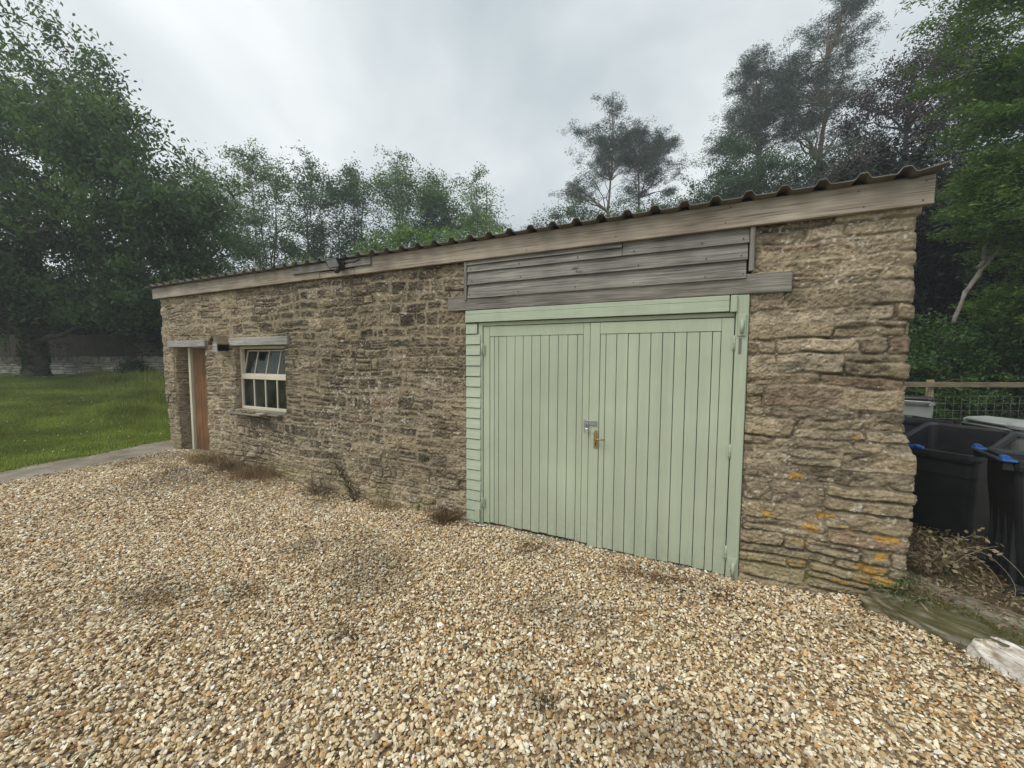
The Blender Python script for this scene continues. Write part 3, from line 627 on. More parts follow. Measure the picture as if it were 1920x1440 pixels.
# --- security lamp
lp = thing('security_lamp', 'black security lamp on a bracket fixed to the fascia board', 'lamp', (-3.74, YF-.084, 2.795))
b = MB(); b.box(-.05, .05, -.02, 0, -.045, .045, .004); b.cyl((0, -.02, 0), (0, -.08, -.01), .022, 12); b.build('mount', M['dark'], lp)
Mx = Matrix.Translation((-.02, -.10, -.005)) @ Matrix.Rotation(R(30), 4, 'X') @ Matrix.Rotation(R(8), 4, 'Z')
b = MB(); b.box(-.085, .085, -.015, .015, -.055, .055, .006, Mx); 
for k in range(-3, 4): b.box(k*.022-.003, k*.022+.003, .015, .035, -.045, .045, 0, Mx)
b.build('lamp_head', M['dark'], lp); MB().box(-.07, .07, -.019, -.0152, -.042, .042, 0, Mx).build('lens', M['binl'], lp)
Mx = Matrix.Translation((.035, -.09, -.085)); b = MB(); b.tube([(0, .03, .04), (0, 0, .0), (0, -.02, -.01)], .016, 10, True, Mx); b.tube([(-.0, .0, .01), (.0, -.01, -.01), (0, -.02, -.035)], [.03, .034, .022], 12, True, Mx); b.build('sensor', M['dark'], lp)
b = MB(); b.tube([(.05, -.005, .0), (.12, -.006, .012), (.2, -.005, .006), (.3, -.004, .03)], .005, 6); b.build('cable', M['dark'], lp)

# ------------------------------------------------------------------ gravel stones
def icosphere():
    t = (1+5**.5)/2
    v = np.array([(-1, t, 0), (1, t, 0), (-1, -t, 0), (1, -t, 0), (0, -1, t), (0, 1, t), (0, -1, -t), (0, 1, -t), (t, 0, -1), (t, 0, 1), (-t, 0, -1), (-t, 0, 1)], float); v /= np.linalg.norm(v[0])
    f = np.array([(0, 11, 5), (0, 5, 1), (0, 1, 7), (0, 7, 10), (0, 10, 11), (1, 5, 9), (5, 11, 4), (11, 10, 2), (10, 7, 6), (7, 1, 8), (3, 9, 4), (3, 4, 2), (3, 2, 6), (3, 6, 8), (3, 8, 9), (4, 9, 5), (2, 4, 11), (6, 2, 10), (8, 6, 7), (9, 8, 1)])
    return v, f
def subdiv(v, f):
    v = list(map(tuple, v)); c = {}; nf = []
    def mid(a, b):
        k = (min(a, b), max(a, b))
        if k not in c:
            m = (np.array(v[a])+np.array(v[b]))/2; m /= np.linalg.norm(m); c[k] = len(v); v.append(tuple(m))
        return c[k]
    for a, b, d in f:
        x, y, z = mid(a, b), mid(b, d), mid(d, a); nf += [(a, x, z), (b, y, x), (d, z, y), (x, y, z)]
    return np.array(v), np.array(nf)
def rotmats(r, n, flat=.35):
    yaw = r.uniform(0, 2*np.pi, n); p = r.normal(0, flat, n); q = r.normal(0, flat, n)
    cy, sy, cp, sp, cq, sq = np.cos(yaw), np.sin(yaw), np.cos(p), np.sin(p), np.cos(q), np.sin(q)
    Z = np.zeros(n); O = np.ones(n)
    Rz = np.stack([cy, -sy, Z, sy, cy, Z, Z, Z, O], 1).reshape(n, 3, 3); Rx = np.stack([O, Z, Z, Z, cp, -sp, Z, sp, cp], 1).reshape(n, 3, 3); Ry = np.stack([cq, Z, sq, Z, O, Z, -sq, Z, cq], 1).reshape(n, 3, 3)
    return Rz @ Rx @ Ry
PAL = np.array([(.74, .65, .47), (.85, .80, .68), (.60, .47, .29), (.50, .35, .18), (.36, .225, .11), (.24, .145, .075), (.56, .33, .13), (.35, .30, .22), (.11, .10, .085), (.68, .56, .38)])
PP = np.array([.22, .07, .20, .16, .09, .045, .035, .05, .012, .11])
def pebbles(r, P, size, v, f, name, tint=None):
    n = len(P); k = len(v)
    base = np.repeat(v[None], n, 0)*(1+r.normal(0, .16, (n, k, 1)))
    # a flat chip or two per stone
    for _ in range(2):
        d = r.normal(size=(n, 1, 3)); d /= np.linalg.norm(d, axis=2, keepdims=True); dt = (base*d).sum(2, keepdims=True); cut = r.uniform(.35, .8, (n, 1, 1)); base = base-np.maximum(dt-cut, 0)*d
    s = np.stack([size*r.uniform(.9, 1.6, n), size*r.uniform(.65, 1.1, n), size*r.uniform(.35, .75, n)], 1)[:, None]
    V = np.einsum('nij,nkj->nki', rotmats(r, n, .45), base*s)+P[:, None]
    F = (f[None]+(np.arange(n)*k)[:, None, None]).reshape(-1, 3)
    c = PAL[r.choice(len(PAL), n, p=PP/PP.sum())]*r.uniform(.8, 1.15, (n, 1))
    if tint is not None: c = c*tint[:, None]
    C = np.repeat(c[:, None], k, 1).reshape(-1, 3)
    return V.reshape(-1, 3), F, C
r = np.random.default_rng(11)
n = 380000
P = np.stack([r.uniform(-8.3, 4.2, n), r.uniform(-1.2, 3.42, n)], 1)
ok = (P[:, 0] > path_l(P[:, 1])+.02+.05*r.normal(size=n)) & (P[:, 0] < edge_r(P[:, 1])-.0+.02*r.normal(size=n))
# leave out the ground well behind the camera and far to its sides
ok &= P[:, 1] > -.9+.0*P[:, 0]; ok &= ~((P[:, 1] < .15) & (P[:, 0] < -3.6)); ok &= ~((P[:, 0] > 2.2) & (P[:, 1] < .2))
bare = sstep(.3, 1., P[:, 1]*0+1)
P = P[ok]
P3 = np.column_stack([P, H(P[:, 0], P[:, 1])+r.uniform(-.012, .012, len(P))+.010*(fbm(P[:, 0]*3, P[:, 1]*3, 3)-.5)*2])
dist = np.hypot(P[:, 0], P[:, 1])
size = r.gamma(9, .00091, len(P))*1.0*(1+.05*np.clip(dist-2, 0, 6)); size = np.clip(size, .0045, .018)
tint = 1-.34*sstep(.50, .72, fbm(P[:, 0]*1.3+9, P[:, 1]*1.3+2, 5))
for (tx, ty, tr_) in ((-3.4, 1.3, .35), (-2.9, 1.6, .2), (-1.9, 1.62, .12), (-.2, 3.1, .4), (-1.2, 3.1, .25), (-.7, 2.4, .35), (-.62, 1.7, .1), (-5.6, 2.9, .5)): tint = tint*(1-.38*np.exp(-((P[:, 0]-tx)**2+((P[:, 1]-ty)*1.6)**2)/tr_**2)*fbm(P[:, 0]*9, P[:, 1]*9, 3)*1.5)
near = dist < 2.3
v0, f0 = icosphere(); v1, f1 = subdiv(v0, f0)
A = pebbles(r, P3[near], size[near], v1, f1, 'a', tint[near]); B = pebbles(r, P3[~near], size[~near], v0, f0, 'b', tint[~near])
print('pebbles', near.sum(), (~near).sum())
tag(np_mesh('gravel_stones', np.concatenate([A[0], B[0]]), np.concatenate([A[1], B[1]+len(A[0])]), M['pebble'], None, np.concatenate([A[2], B[2]]), False), 'loose tan, cream and brown gravel stones covering the yard', 'gravel', kind='stuff')

# ------------------------------------------------------------------ grass
def blades(r, P, h, wd, cols, name, mat, parent=None, lean=.4):
    n = len(P); a = r.uniform(0, 2*np.pi, n); la = r.uniform(0, 2*np.pi, n); ln = np.abs(r.normal(0, lean, n))
    t = np.stack([np.cos(a), np.sin(a), np.zeros(n)], 1)*wd[:, None]
    tip = np.stack([np.cos(la)*ln*h, np.sin(la)*ln*h, h*np.sqrt(np.clip(1-ln**2*.6, .1, 1))], 1)
    mid = tip*.55; mid[:, 2] = tip[:, 2]*.68
    V = np.stack([P-t, P+t, P+mid+t*.7, P+tip, P+mid-t*.7], 1).reshape(-1, 3)
    F = np.arange(n*5).reshape(n, 5)
    return np_mesh(name, V, F, mat, parent, np.repeat(cols, 5, 0), False)
n = 520000
P = np.stack([r.uniform(-26, -8.1, n), r.uniform(.2, 13.0, n)], 1)
x, y = P.T
lo = -.185*(x+8)*.55+.9-1.6*0; 
ok = (x < path_r(y)-.01+.06*r.normal(size=n)) & (y > .6-.115*(x+8)) & (y < 4.6-.52*(x+8))
ok &= ~((x > -8.2) & (y > 3.3)); ok &= r.random(n) < np.clip(1.15-(-x-8)*.045, .35, 1)
P = P[ok]; x, y = P.T; hz = H(x, y)
meadow = sstep(-.6, 1.2, (y-3.4)-(-x-9.5)*.26+1.2*(fbm(x*.7, y*.7, 3)-.5))*sstep(-9.2, -11.5, x)
h = r.uniform(.025, .05, len(P))*(1+5.*meadow*r.random(len(P)))*(1+.6*sstep(.5, .7, fbm(x*.6+4, y*.6, 3)))*(1+.05*(-x-8))
wd = r.uniform(.003, .005, len(P))*(1+.16*(-x-8))
g = fbm(x*.9+3, y*.9+8, 3)[:, None]; q = r.random((len(P), 1))
c = np.array((.155, .205, .038))*(1-q)+np.array((.29, .31, .085))*q; c = c*(.35+1.3*g)*(.7+.6*fbm(x*2.6, y*2.6+8, 3))[:, None]; c = np.where(r.random((len(P), 1)) < .05, np.array((.25, .22, .10)), c)
tag(blades(r, np.column_stack([P, hz-.004]), h, wd, c, 'lawn_grass', M['grass']), 'short green lawn grass growing longer towards the far wall', 'grass', kind='stuff')
# daisies and clover heads
n = 150; x = r.uniform(-20, -8.9, n); y = r.normal(3.2, .9, n)-(x+9)*.24; z = H(x, y)+.06
ang = np.linspace(0, 2*np.pi, 7)[:-1]; rr_ = r.uniform(.006, .012, n)*(1+.05*(-x-9))
V = np.stack([x[:, None]+rr_[:, None]*np.cos(ang), y[:, None]+rr_[:, None]*np.sin(ang), z[:, None]+.004*np.sin(ang*1)+0*x[:, None]], -1).reshape(-1, 3)
tag(np_mesh('daisies', V, np.arange(n*6).reshape(n, 6), M['plaincol'], None, np.tile([.75, .74, .66], (n*6, 1))), 'tiny white daisies scattered through the lawn', 'flowers', kind='stuff')

# ------------------------------------------------------------------ trees
def tubes(paths, n=5):
    """paths: list of (pts(k,3), radii(k)) -> V,F"""
    Vs = []; Fs = []; o = 0
    th = np.arange(n)*2*np.pi/n
    for p, rd in paths:
        p = np.asarray(p, float); k = len(p); t = np.gradient(p, axis=0); t /= np.linalg.norm(t, axis=1, keepdims=True)+1e-9
        ref = np.array([1., 0, 0]) if abs(t[0, 2]) > .7 else np.array([0, 0, 1.])
        a = np.cross(t, ref); a /= np.linalg.norm(a, axis=1, keepdims=True)+1e-9; b = np.cross(t, a)
        V = p[:, None]+(a[:, None]*np.cos(th)[None, :, None]+b[:, None]*np.sin(th)[None, :, None])*np.asarray(rd)[:, None, None]
        Vs.append(V.reshape(-1, 3)); i, j = np.meshgrid(np.arange(k-1), np.arange(n), indexing='ij'); j2 = (j+1) % n
        Fs.append(np.stack([i*n+j, i*n+j2, (i+1)*n+j2, (i+1)*n+j], -1).reshape(-1, 4)+o); o += k*n
    return np.concatenate(Vs), np.concatenate(Fs)
def bez(a, b, c, k, r=None, w=0):
    t = np.linspace(0, 1, k)[:, None]; p = (1-t)**2*a+2*t*(1-t)*b+t*t*c
    if w and r is not None: p[1:-1] += r.normal(0, w, (k-2, 3))
    return p
def leafquads(r, P, L_, W_, droop, cols, name, mat, parent):
    n = len(P); d = r.normal(size=(n, 3)); d[:, 2] = d[:, 2]*.5-droop; d /= np.linalg.norm(d, axis=1, keepdims=True)
    u = r.normal(size=(n, 3)); s = np.cross(d, u); s /= np.linalg.norm(s, axis=1, keepdims=True)+1e-9
    L_ = L_*r.uniform(.6, 1.3, (n, 1)); W_ = W_*r.uniform(.6, 1.3, (n, 1))
    V = np.stack([P-d*L_*.5, P+s*W_*.5, P+d*L_*.5, P-s*W_*.5], 1).reshape(-1, 3)
    return np_mesh(name, V, np.arange(n*4).reshape(n, 4), mat, parent, np.repeat(cols, 4, 0))
def tree(name, label, cat, base, trunkH, tr, blobs, nlimb, nclus, nleaf, csig, leaf, colA, colB, seed, droop=.5, mat='leaf', bark='bark', group=None,
         stems=1, twig=1., tuft=False, lean=(0, 0), leafvar=.35, shell=2.0, flat=.75, spread=.35, clump=.5, clumpr=1., lift=1.35):
    """blobs: (dx,dy,z,rxy,rz,weight) ellipsoids that carry the foliage"""
    r = np.random.default_rng(seed); base = np.array(base, float); root = thing(name, label, cat, tuple(base), group=group)
    B = np.array(blobs, float); wts = B[:, 5]/B[:, 5].sum()
    def sample(n, p):
        k = r.choice(len(B), n, p=wts); d = r.normal(size=(n, 3)); d /= np.linalg.norm(d, axis=1, keepdims=True); rad = r.random(n)**(1/p)
        rad = rad*(1+r.normal(0, .07, n))
        return np.stack([B[k, 0]+d[:, 0]*rad*B[k, 3], B[k, 1]+d[:, 1]*rad*B[k, 3], B[k, 2]+d[:, 2]*rad*B[k, 4]], 1)
    paths = []; samp = []
    top = np.array([lean[0], lean[1], trunkH])
    for s in range(stems):
        off = r.normal(0, spread, 3)*(stems > 1); off[2] = 0
        k = 9; p = bez(off*.3, off*.8+top*.5*np.array([.4, .4, 1]), top+off*2.2, k, r, trunkH*.006); rd = tr*(1-np.linspace(0, 1, k)**1.1*.82); rd[0] *= 1.5
        paths.append((p, rd)); 
        for i in range(k-1):
            if p[i, 2] > trunkH*.22: samp.append((p[i], rd[i], p[i]))
    trunkpts = list(samp); limbs = sample(nlimb, 4.)
    for e in limbs:
        d = [np.linalg.norm(e-t[0])+max(0, (t[0][2]-e[2]+.25*np.linalg.norm(e[:2]-t[0][:2])))*2.2 for t in trunkpts]; t = trunkpts[int(np.argmin(d))]
        a = t[0]; L0 = np.linalg.norm(e-a); mid = a*.5+e*.5+np.array([0, 0, L0*r.uniform(.02, .2)])
        p = bez(a, mid, e, 8, r, L0*.02); rd = np.linspace(min(t[1]*.6, .03*L0+.02), .012, 8); paths.append((p, rd))
        for i in range(2, 8): samp.append((p[i], rd[i], p[i]-a))
    SP = np.array([s[0] for s in samp]); SR = np.array([s[1] for s in samp])
    cl = sample(nclus, shell); tw = []
    k = r.random(nclus) < clump; j = r.integers(0, len(limbs), nclus); cl[k] = limbs[j[k]]+r.normal(0, 1, (int(k.sum()), 3))*csig*np.array([1.7, 1.7, 1.0])*clumpr
    LP = []; LC = []
    cA = np.array(colA); cB = np.array(colB)
    for c in cl:
        d = np.linalg.norm(SP-c, axis=1)+np.maximum(0, SP[:, 2]-c[2]+.1)*.6; i = int(np.argmin(d)); a = SP[i]; dv = c-a; L0 = np.linalg.norm(dv)
        p = bez(a, (a+c)/2+np.array([0, 0, L0*.15])+r.normal(0, L0*.06, 3), c, 5); tw.append((p, np.linspace(min(SR[i]*.7, .014+.010*L0), .004, 5)*twig))
        m = max(3, int(nleaf*r.uniform(.5, 1.5))); u = dv/(L0+1e-6)
        ax = u*r.uniform(-1.6, 1.2, (m, 1))*csig; q = c+ax+r.normal(0, 1, (m, 3))*csig*np.array([.62, .62, .62*flat])
        if tuft: q = c+r.normal(0, 1, (m, 3))*csig*np.array([.8, .8, .45])
        LP.append(q); t = r.random(); cc = (cA*(1-t)+cB*t)*lift*(1+leafvar*r.normal(0, .5)); LC.append(np.clip(cc*(1+r.normal(0, .16, (m, 1))), .004, 1))
    V, F = tubes(paths, 8); np_mesh('trunk', V, F, M[bark], root, smooth=True)
    V, F = tubes(tw, 3)
    LP = np.concatenate(LP); LC = np.concatenate(LC)
    br = np_mesh('branches', V, F, M['bark'], root)
    leafquads(r, LP, leaf[0], leaf[1], droop, LC, 'crown', M[mat], root)
    return root
DG = (.045, .070, .040); MG = (.075, .115, .050); LG_ = (.085, .14, .045); PN = (.030, .045, .035); PN2 = (.055, .074, .052); CB = (.030, .016, .018); CB2 = (.05, .03, .03)
BG = (.05, .105, .02); BG2 = (.10, .19, .035)
RX, RY = .905, .425      # a step to the right as the yard faces
def off(k, d=0): return (k*RX-d*RY, k*RY+d*RX)
def bl(k, d, z, r, rz, w_): a = off(k, d); return (a[0], a[1], z, r, rz, w_)
# the big cherry by the stone wall
tree('cherry_tree', 'big spreading cherry tree with an ivy clad trunk standing by the low stone wall', 'tree', (-21.67, 5.3, .9), 5.2, .30,
     [bl(-.5, 0, 6.2, 5.6, 3.6, 7), bl(-2.5, 0, 9.0, 4.0, 3.0, 3), bl(1.2, 0, 9.6, 2.6, 2.2, 1.6), bl(4.0, .3, 6.4, 2.7, 2.3, 2.2), bl(5.1, .2, 5.0, 2.0, 1.8, 1.2), bl(4.6, 0, 3.9, 1.7, 1.3, .8), bl(-1.5, .5, 2.9, 4.2, 1.0, 1.5), bl(2.4, .4, 2.8, 1.8, .9, .6), bl(-4.5, 0, 10.5, 2.6, 2.2, 1.2), bl(.9, 0, 12.1, .55, 1.0, .12), bl(2.6, 0, 10.9, .7, .5, .14), bl(1.9, 0, 11.3, .5, .8, .1)],
     44, 1900, 62, .34, (.19, .078), (.045, .078, .036), (.090, .130, .050), 21, droop=.9, lean=(.6, .2), leafvar=.3, shell=2.4)
# row of thin stemmed trees beyond the roof
row = [(-27.6, 14.3, 14.0, 2.6, 'fluffy pale green ash tree at the left end of the row behind the roof', 1), (-25.0, 15.8, 14.9, 2.5, 'tall open crowned ash tree second from the left in the row behind the roof', 1),
       (-21.9, 17.2, 14.2, 2.4, 'dark leaved tree with ivy up its stems in the row behind the roof', 0), (-19.6, 18.2, 13.6, 1.9, 'dark narrow tree right of the ivy clad one behind the roof', 0),
       (-16.7, 19.7, 14.6, 2.4, 'tall tree with a pointed top standing above the green elder bushes', 1), (-15.0, 20.6, 13.2, 1.7, 'small bushy tree close right of the pointed one behind the roof', 1), (-12.4, 21.7, 13.6, 1.9, 'slim see-through young tree with many thin stems, right end of the row behind the roof', 2)]
for i, (x, y, hgt, rr_, lab, k) in enumerate(row):
    ca, cb = [(DG, (.045, .07, .034)), ((.05, .08, .04), (.085, .125, .06)), ((.065, .10, .05), (.105, .15, .07))][k]
    tree('slender_tree', lab, 'tree', (x, y, 0), hgt*.86, .085, [bl(0, 0, hgt*.70, rr_*1.12, hgt*.24, 4), bl(-.4, 0, hgt*.86, rr_*.75, hgt*.12, 1.6), bl(.5, .3, hgt*.48, rr_*1.15, hgt*.2, 2.2), bl(-.1, 0, hgt*.97, .4, .55, .3)],
         24, [470, 430, 260][k], 40, .30, (.15, .075), ca, cb, 40+i, droop=.3, lift=1.6, clump=.6, stems=4, spread=.45, group='row of trees behind the garage', shell=1.8)
# ivy on the thick stem
elder = [(-14.9, 11.2, 6.1, 2.0, 'low light green bush just above the far left part of the roof'), (-11.6, 12.2, 6.6, 1.8, 'light green bush behind the roof to the right of the security lamp'), (-9.9, 12.6, 7.4, 1.9, 'rounded green elder bush behind the roof below the pointed tree'), (-8.1, 13.2, 7.5, 1.8, 'rounded green elder bush nearest the bare twigs behind the roof')]
for i, (x, y, hgt, rr_, lab) in enumerate(elder):
    tree('elder_bush', lab, 'bush', (x, y, 0), hgt*.6, .07, [bl(0, 0, hgt*.70, rr_, hgt*.28, 3), bl(.6, 0, hgt*.6, rr_*.9, hgt*.26, 2), bl(-.8, 0, hgt*.55, rr_*.9, hgt*.25, 2)], 14, 420, 40, .20, (.13, .06), (.07, .12, .035), (.13, .19, .06), 60+i, droop=.4, stems=3, group='green bushes behind the garage roof', shell=2.6, leafvar=.25)
for i, (x, y, hgt, rr_, lab) in enumerate([(-23.6, 11.3, 5.2, 2.0, 'dark evergreen bush between the cherry and the garage corner'), (-19.6, 11.5, 4.9, 1.7, 'dark bush showing over the left end of the roof')]):
    tree('laurel_bush', lab, 'bush', (x, y, .5), hgt*.6, .08, [bl(0, 0, hgt*.62, rr_, hgt*.36, 3), bl(.9, 0, hgt*.45, rr_, hgt*.3, 2)], 14, 420, 46, .26, (.15, .07), DG, MG, 70+i, droop=.3, stems=3)
for i, (x, y, hgt, lab) in enumerate([(-30.6, 7.4, 6.8, 'tall dark hedge tree behind the board fence, leftmost'), (-27.4, 9.0, 6.0, 'tall dark hedge tree behind the board fence, second from left'), (-24.3, 10.3, 6.2, 'tall dark hedge tree behind the board fence, third from left'), (-21.4, 10.2, 4.6, 'lowest dark hedge tree behind the board fence, nearest the garage')]):
    tree('hedge_tree', lab, 'tree', (x, y, .9), hgt*.7, .12, [bl(0, 0, hgt*.55, 2.2, hgt*.45, 3), bl(0, 0, hgt*.3, 2.2, hgt*.25, 1.5)], 16, 520, 44, .28, (.15, .07), (.018, .034, .018), (.032, .055, .024), 80+i, droop=.3, lift=1, group='dark hedge trees beyond the board fence', mat='leafd')
# pines
def pine(name, lab, base, hgt, blobs, seed, nc=420, tr=.2, grp=None, h0=.93):
    tree(name, lab, 'tree', base, hgt*h0, tr, blobs, 44, int(nc*1.28), 60, .25, (.24, .030), PN, PN2, seed, droop=-.15, mat='needle', bark='pinebark', tuft=True, group=grp, clump=.92, clumpr=1.1, shell=1.7, leafvar=.25, twig=1.2)
pine('pine_tree', 'left of the twin pines above the middle of the roof, with a pointed wispy top', (-6.3, 31.7, 0), 22.6, [bl(0, 0, 20.8, .8, 1.3, .5), bl(-1.2, 0, 18.6, 2.2, 1.5, 2), bl(-1.8, 0, 15.8, 2.4, 1.6, 1.6), bl(.6, 0, 18., 1.8, 1.6, 1.5)], 101, 330, .17, 'twin pines behind the garage')
pine('pine_tree', 'right of the twin pines above the middle of the roof, rounded and denser', (-4.4, 32.5, 0), 20.8, [bl(0, 0, 18.4, 1.7, 1.9, 2), bl(1.2, 0, 16.0, 2.2, 1.8, 2), bl(-.3, 0, 14.2, 2.0, 1.5, 1), bl(1.6, 0, 18.2, 1.0, .8, .5)], 102, 400, .17, 'twin pines behind the garage')
pine('pine_tree', 'tall bare trunked pine, left of the big pair at the right end of the roof', (3.4, 30.7, 0), 22.0, [bl(-.2, 0, 19.2, 1.6, 2.2, 2), bl(-1.2, 0, 16.6, 1.7, 1.3, 1.6), bl(-2.4, 0, 15.9, .8, .5, .5), bl(.9, 0, 17., 1.5, 2.6, 2)], 103, 480, .24, 'big pines behind the right end of the garage')
pine('pine_tree', 'tallest pine, leaning right with its top near the edge of the sky', (7.0, 31.4, 0), 25.0, [bl(-1.0, 0, 20.4, 2.2, 2.0, 2), bl(-.2, 0, 17.2, 2.4, 2.4, 2), bl(.6, 0, 22.6, 1.8, 1.5, 1.3), bl(1.8, 0, 24.2, 1.0, 1.2, .8), bl(-2.2, 0, 18.6, 1.4, 1.2, 1)], 104, 640, .24, 'big pines behind the right end of the garage')
for i, (x, y, hgt, rr_, lab) in enumerate([(-9.4, 25.0, 11.2, 1.7, 'feathery low tree left of the twin pines'), (-7.6, 26.6, 12.3, 2.0, 'leafy tree at the foot of the left twin pine'), (-4.7, 27.6, 12.6, 2.2, 'leafy tree at the foot of the right twin pine'), (-2.3, 28.4, 12.4, 2.0, 'low feathery tree right of the twin pines'),
        (.6, 25.6, 12.6, 1.9, 'drooping leafy tree left of the tall bare trunked pine'), (2.2, 26.6, 14.6, 2.0, 'broad leafed tree around the tall bare pine trunk'), (5.0, 27.4, 14.6, 2.5, 'dense dark tree between the two big pine trunks'), (7.9, 27.4, 13.8, 2.4, 'leafy tree between the tallest pine and the copper beech')]):
    tree('leafy_tree', lab, 'tree', (x, y, 0), hgt*.85, .12, [bl(0, 0, hgt*.74, rr_*1.15, hgt*.26, 4), bl(0, 0, hgt*.5, rr_*1.2, hgt*.3, 1.3), bl(-1.1, 0, hgt*.66, rr_, hgt*.2, 1.5)], 22, 680, 46, .27, (.15, .06), DG, (.045, .072, .038), 120+i, droop=.7, group='leafy trees below the pines', shell=2.2)
tree('copper_beech', 'dark purple copper beech rising behind the right end of the roof', 'tree', (8.2, 23.3, 0), 13.5, .28, [bl(0, 0, 11., 2.9, 4.2, 4), bl(1.5, 0, 14.5, 2.2, 2.4, 2), bl(-1.4, 0, 9., 1.9, 2.6, 1.6), bl(2.6, 0, 10, 2.6, 4, 2), bl(.3, 0, 6.5, 3, 3, 1)], 30, 1150, 60, .30, (.12, .06), CB, (.045, .035, .034), 140, droop=.5, mat='leafd', shell=2.0)
tree('yew_tree', 'near black yew tree filling the gap right of the garage', 'tree', (8.6, 19.4, 0), 7.5, .3, [bl(-3.0, 0, 6.2, 1.8, 2.8, 2), bl(0, 0, 5.0, 3.0, 4.2, 4), bl(-2.2, 0, 4.0, 2.2, 3.6, 2), bl(2.5, 0, 4.0, 2.4, 3.6, 2), bl(-.5, 0, 1.8, 4, 2, 2)], 24, 1900, 70, .32, (.20, .085), (.008, .012, .008), (.014, .020, .011), 141, droop=.4, mat='leafd', shell=2.6, lift=1)
# bright feathery tree closest on the right
tree('robinia_tree', 'bright green feathery tree overhanging from the right edge above the bins', 'tree', (8.6, 13.6, 0), 6.8, .16,
     [bl(-2.6, -.3, 8.2, 1.9, 2.4, 3), bl(-2.5, -.2, 5.4, 1.35, 1.5, 2), bl(-1.0, 0, 6.4, 2.1, 3.0, 3), bl(-1.6, 0, 10.3, 2.2, 1.6, 2), bl(-1.5, 0, 3.5, 1.35, 1.3, 2), bl(-3.9, -.2, 9.3, 1.0, .9, .6), bl(0, 0, 3.6, 2.0, 2.0, 1.5)],
     34, 1900, 70, .17, (.115, .030), (.055, .100, .022), (.115, .170, .038), 150, droop=.25, shell=2.8, flat=.45, leafvar=.3)
for i, (x, y, hgt, rr_, lab) in enumerate([(5.2, 13.6, 3.0, 1.1, 'leafy shrub against the garage corner behind the fence'), (6.4, 14.4, 2.6, 1.2, 'low leafy shrub behind the fence post'), (7.6, 14.0, 3.2, 1.3, 'leafy shrub behind the fence rail below the dead branch'), (9.0, 14.2, 3.4, 1.5, 'leafy shrub behind the fence at the right edge')]):
    tree('hawthorn_shrub', lab, 'shrub', (x, y, 0), hgt*.6, .04, [bl(0, 0, hgt*.62, rr_, hgt*.36, 3), bl(0, 0, hgt*.3, rr_*1.1, hgt*.3, 2)], 14, 420, 40, .14, (.085, .045), (.035, .07, .020), (.07, .125, .033), 160+i, droop=.3, stems=4, group='shrubs behind the post and rail fence', shell=2.2)

# ------------------------------------------------------------------ the rest
# dry stone wall at the far side of the lawn
def drystone(A, B, h):
    A = np.array(A); B = np.array(B); Ln = np.linalg.norm(B-A); u = (B-A)/Ln; nrm = np.array([u[1], -u[0]])
    root = thing('dry_stone_wall', 'low dry stone garden wall with upright coping stones at the far side of the lawn', 'wall', (A[0], A[1], .85))
    s = np.arange(0, Ln, .035); z = np.arange(-.1, .66, .02); S, Z = np.meshgrid(s, z, indexing='ij')
    d, q, uu, vv, n1, n2, n3, n4 = stone_field(S, Z*.9+.3, 44)
    p = sstep(.0, .022, d); hh = -.06*(1-p)+(q[..., 0]-.5)*.07+.02*n1
    c = (np.array((.58, .54, .45))*(1-q[..., 3:4])+np.array((.32, .30, .25))*q[..., 3:4])*(.7+.5*n4)[..., None]; mo = sstep(.5, .7, n3)[..., None]*.5; c = c*(1-mo)+np.array((.09, .10, .04))*mo; c = c*(.35+.65*p)[..., None]
    W = A[None, None]+u*S[..., None]+nrm*(hh+.0)[..., None]-np.array(root.location)[:2]
    V = np.concatenate([W, Z[..., None]], -1).reshape(-1, 3); n = len(z); i, j = np.meshgrid(np.arange(len(s)-1), np.arange(n-1), indexing='ij'); a = (i*n+j).ravel()
    np_mesh('wall_face', V, np.stack([a, a+n, a+n+1, a+1], 1), M['drystone'], root, c.reshape(-1, 3), True)
    mb = MB(); ang = math.atan2(u[1], u[0]); 
    mb.box(0, Ln, .03, .42, -.1, .64, 0, Matrix.Rotation(ang, 4, 'Z')); mb.build('wall_core', M['concrete'], root)
    r2 = random.Random(4); mb = MB(); x = 0
    while x < Ln:
        l = r2.uniform(.2, .55); mb.box(x, x+l-.01, -.05+r2.uniform(-.02, .02), .44, .655, .70+r2.uniform(-.01, .01), .01, Matrix.Rotation(ang, 4, 'Z')); x += l
    mb.build('capping', noisy_mat('capping_stone', (.14, .13, .10), (.30, .28, .22), 4, .95, .5, bdist=.02), root)
    mb = MB(); x = 0
    while x < Ln:
        l = r2.uniform(.05, .11); hh = r2.uniform(.12, .22)
        Mx = Matrix.Rotation(ang, 4, 'Z') @ Matrix.Translation((x, .19, .69)) @ Matrix.Rotation(r2.uniform(-.25, .35), 4, 'Y') @ Matrix.Rotation(r2.uniform(-.1, .1), 4, 'X')
        mb.box(-l/2, l/2, -.17, .17, -.02, hh, .02, Mx); x += l+r2.uniform(0, .03)
    mb.build('coping', noisy_mat('coping_stone', (.12, .12, .085), (.32, .30, .23), 4, .95, .5, bdist=.02), root)
drystone((-27.5, 3.95), (-18.6, 7.95), .8)
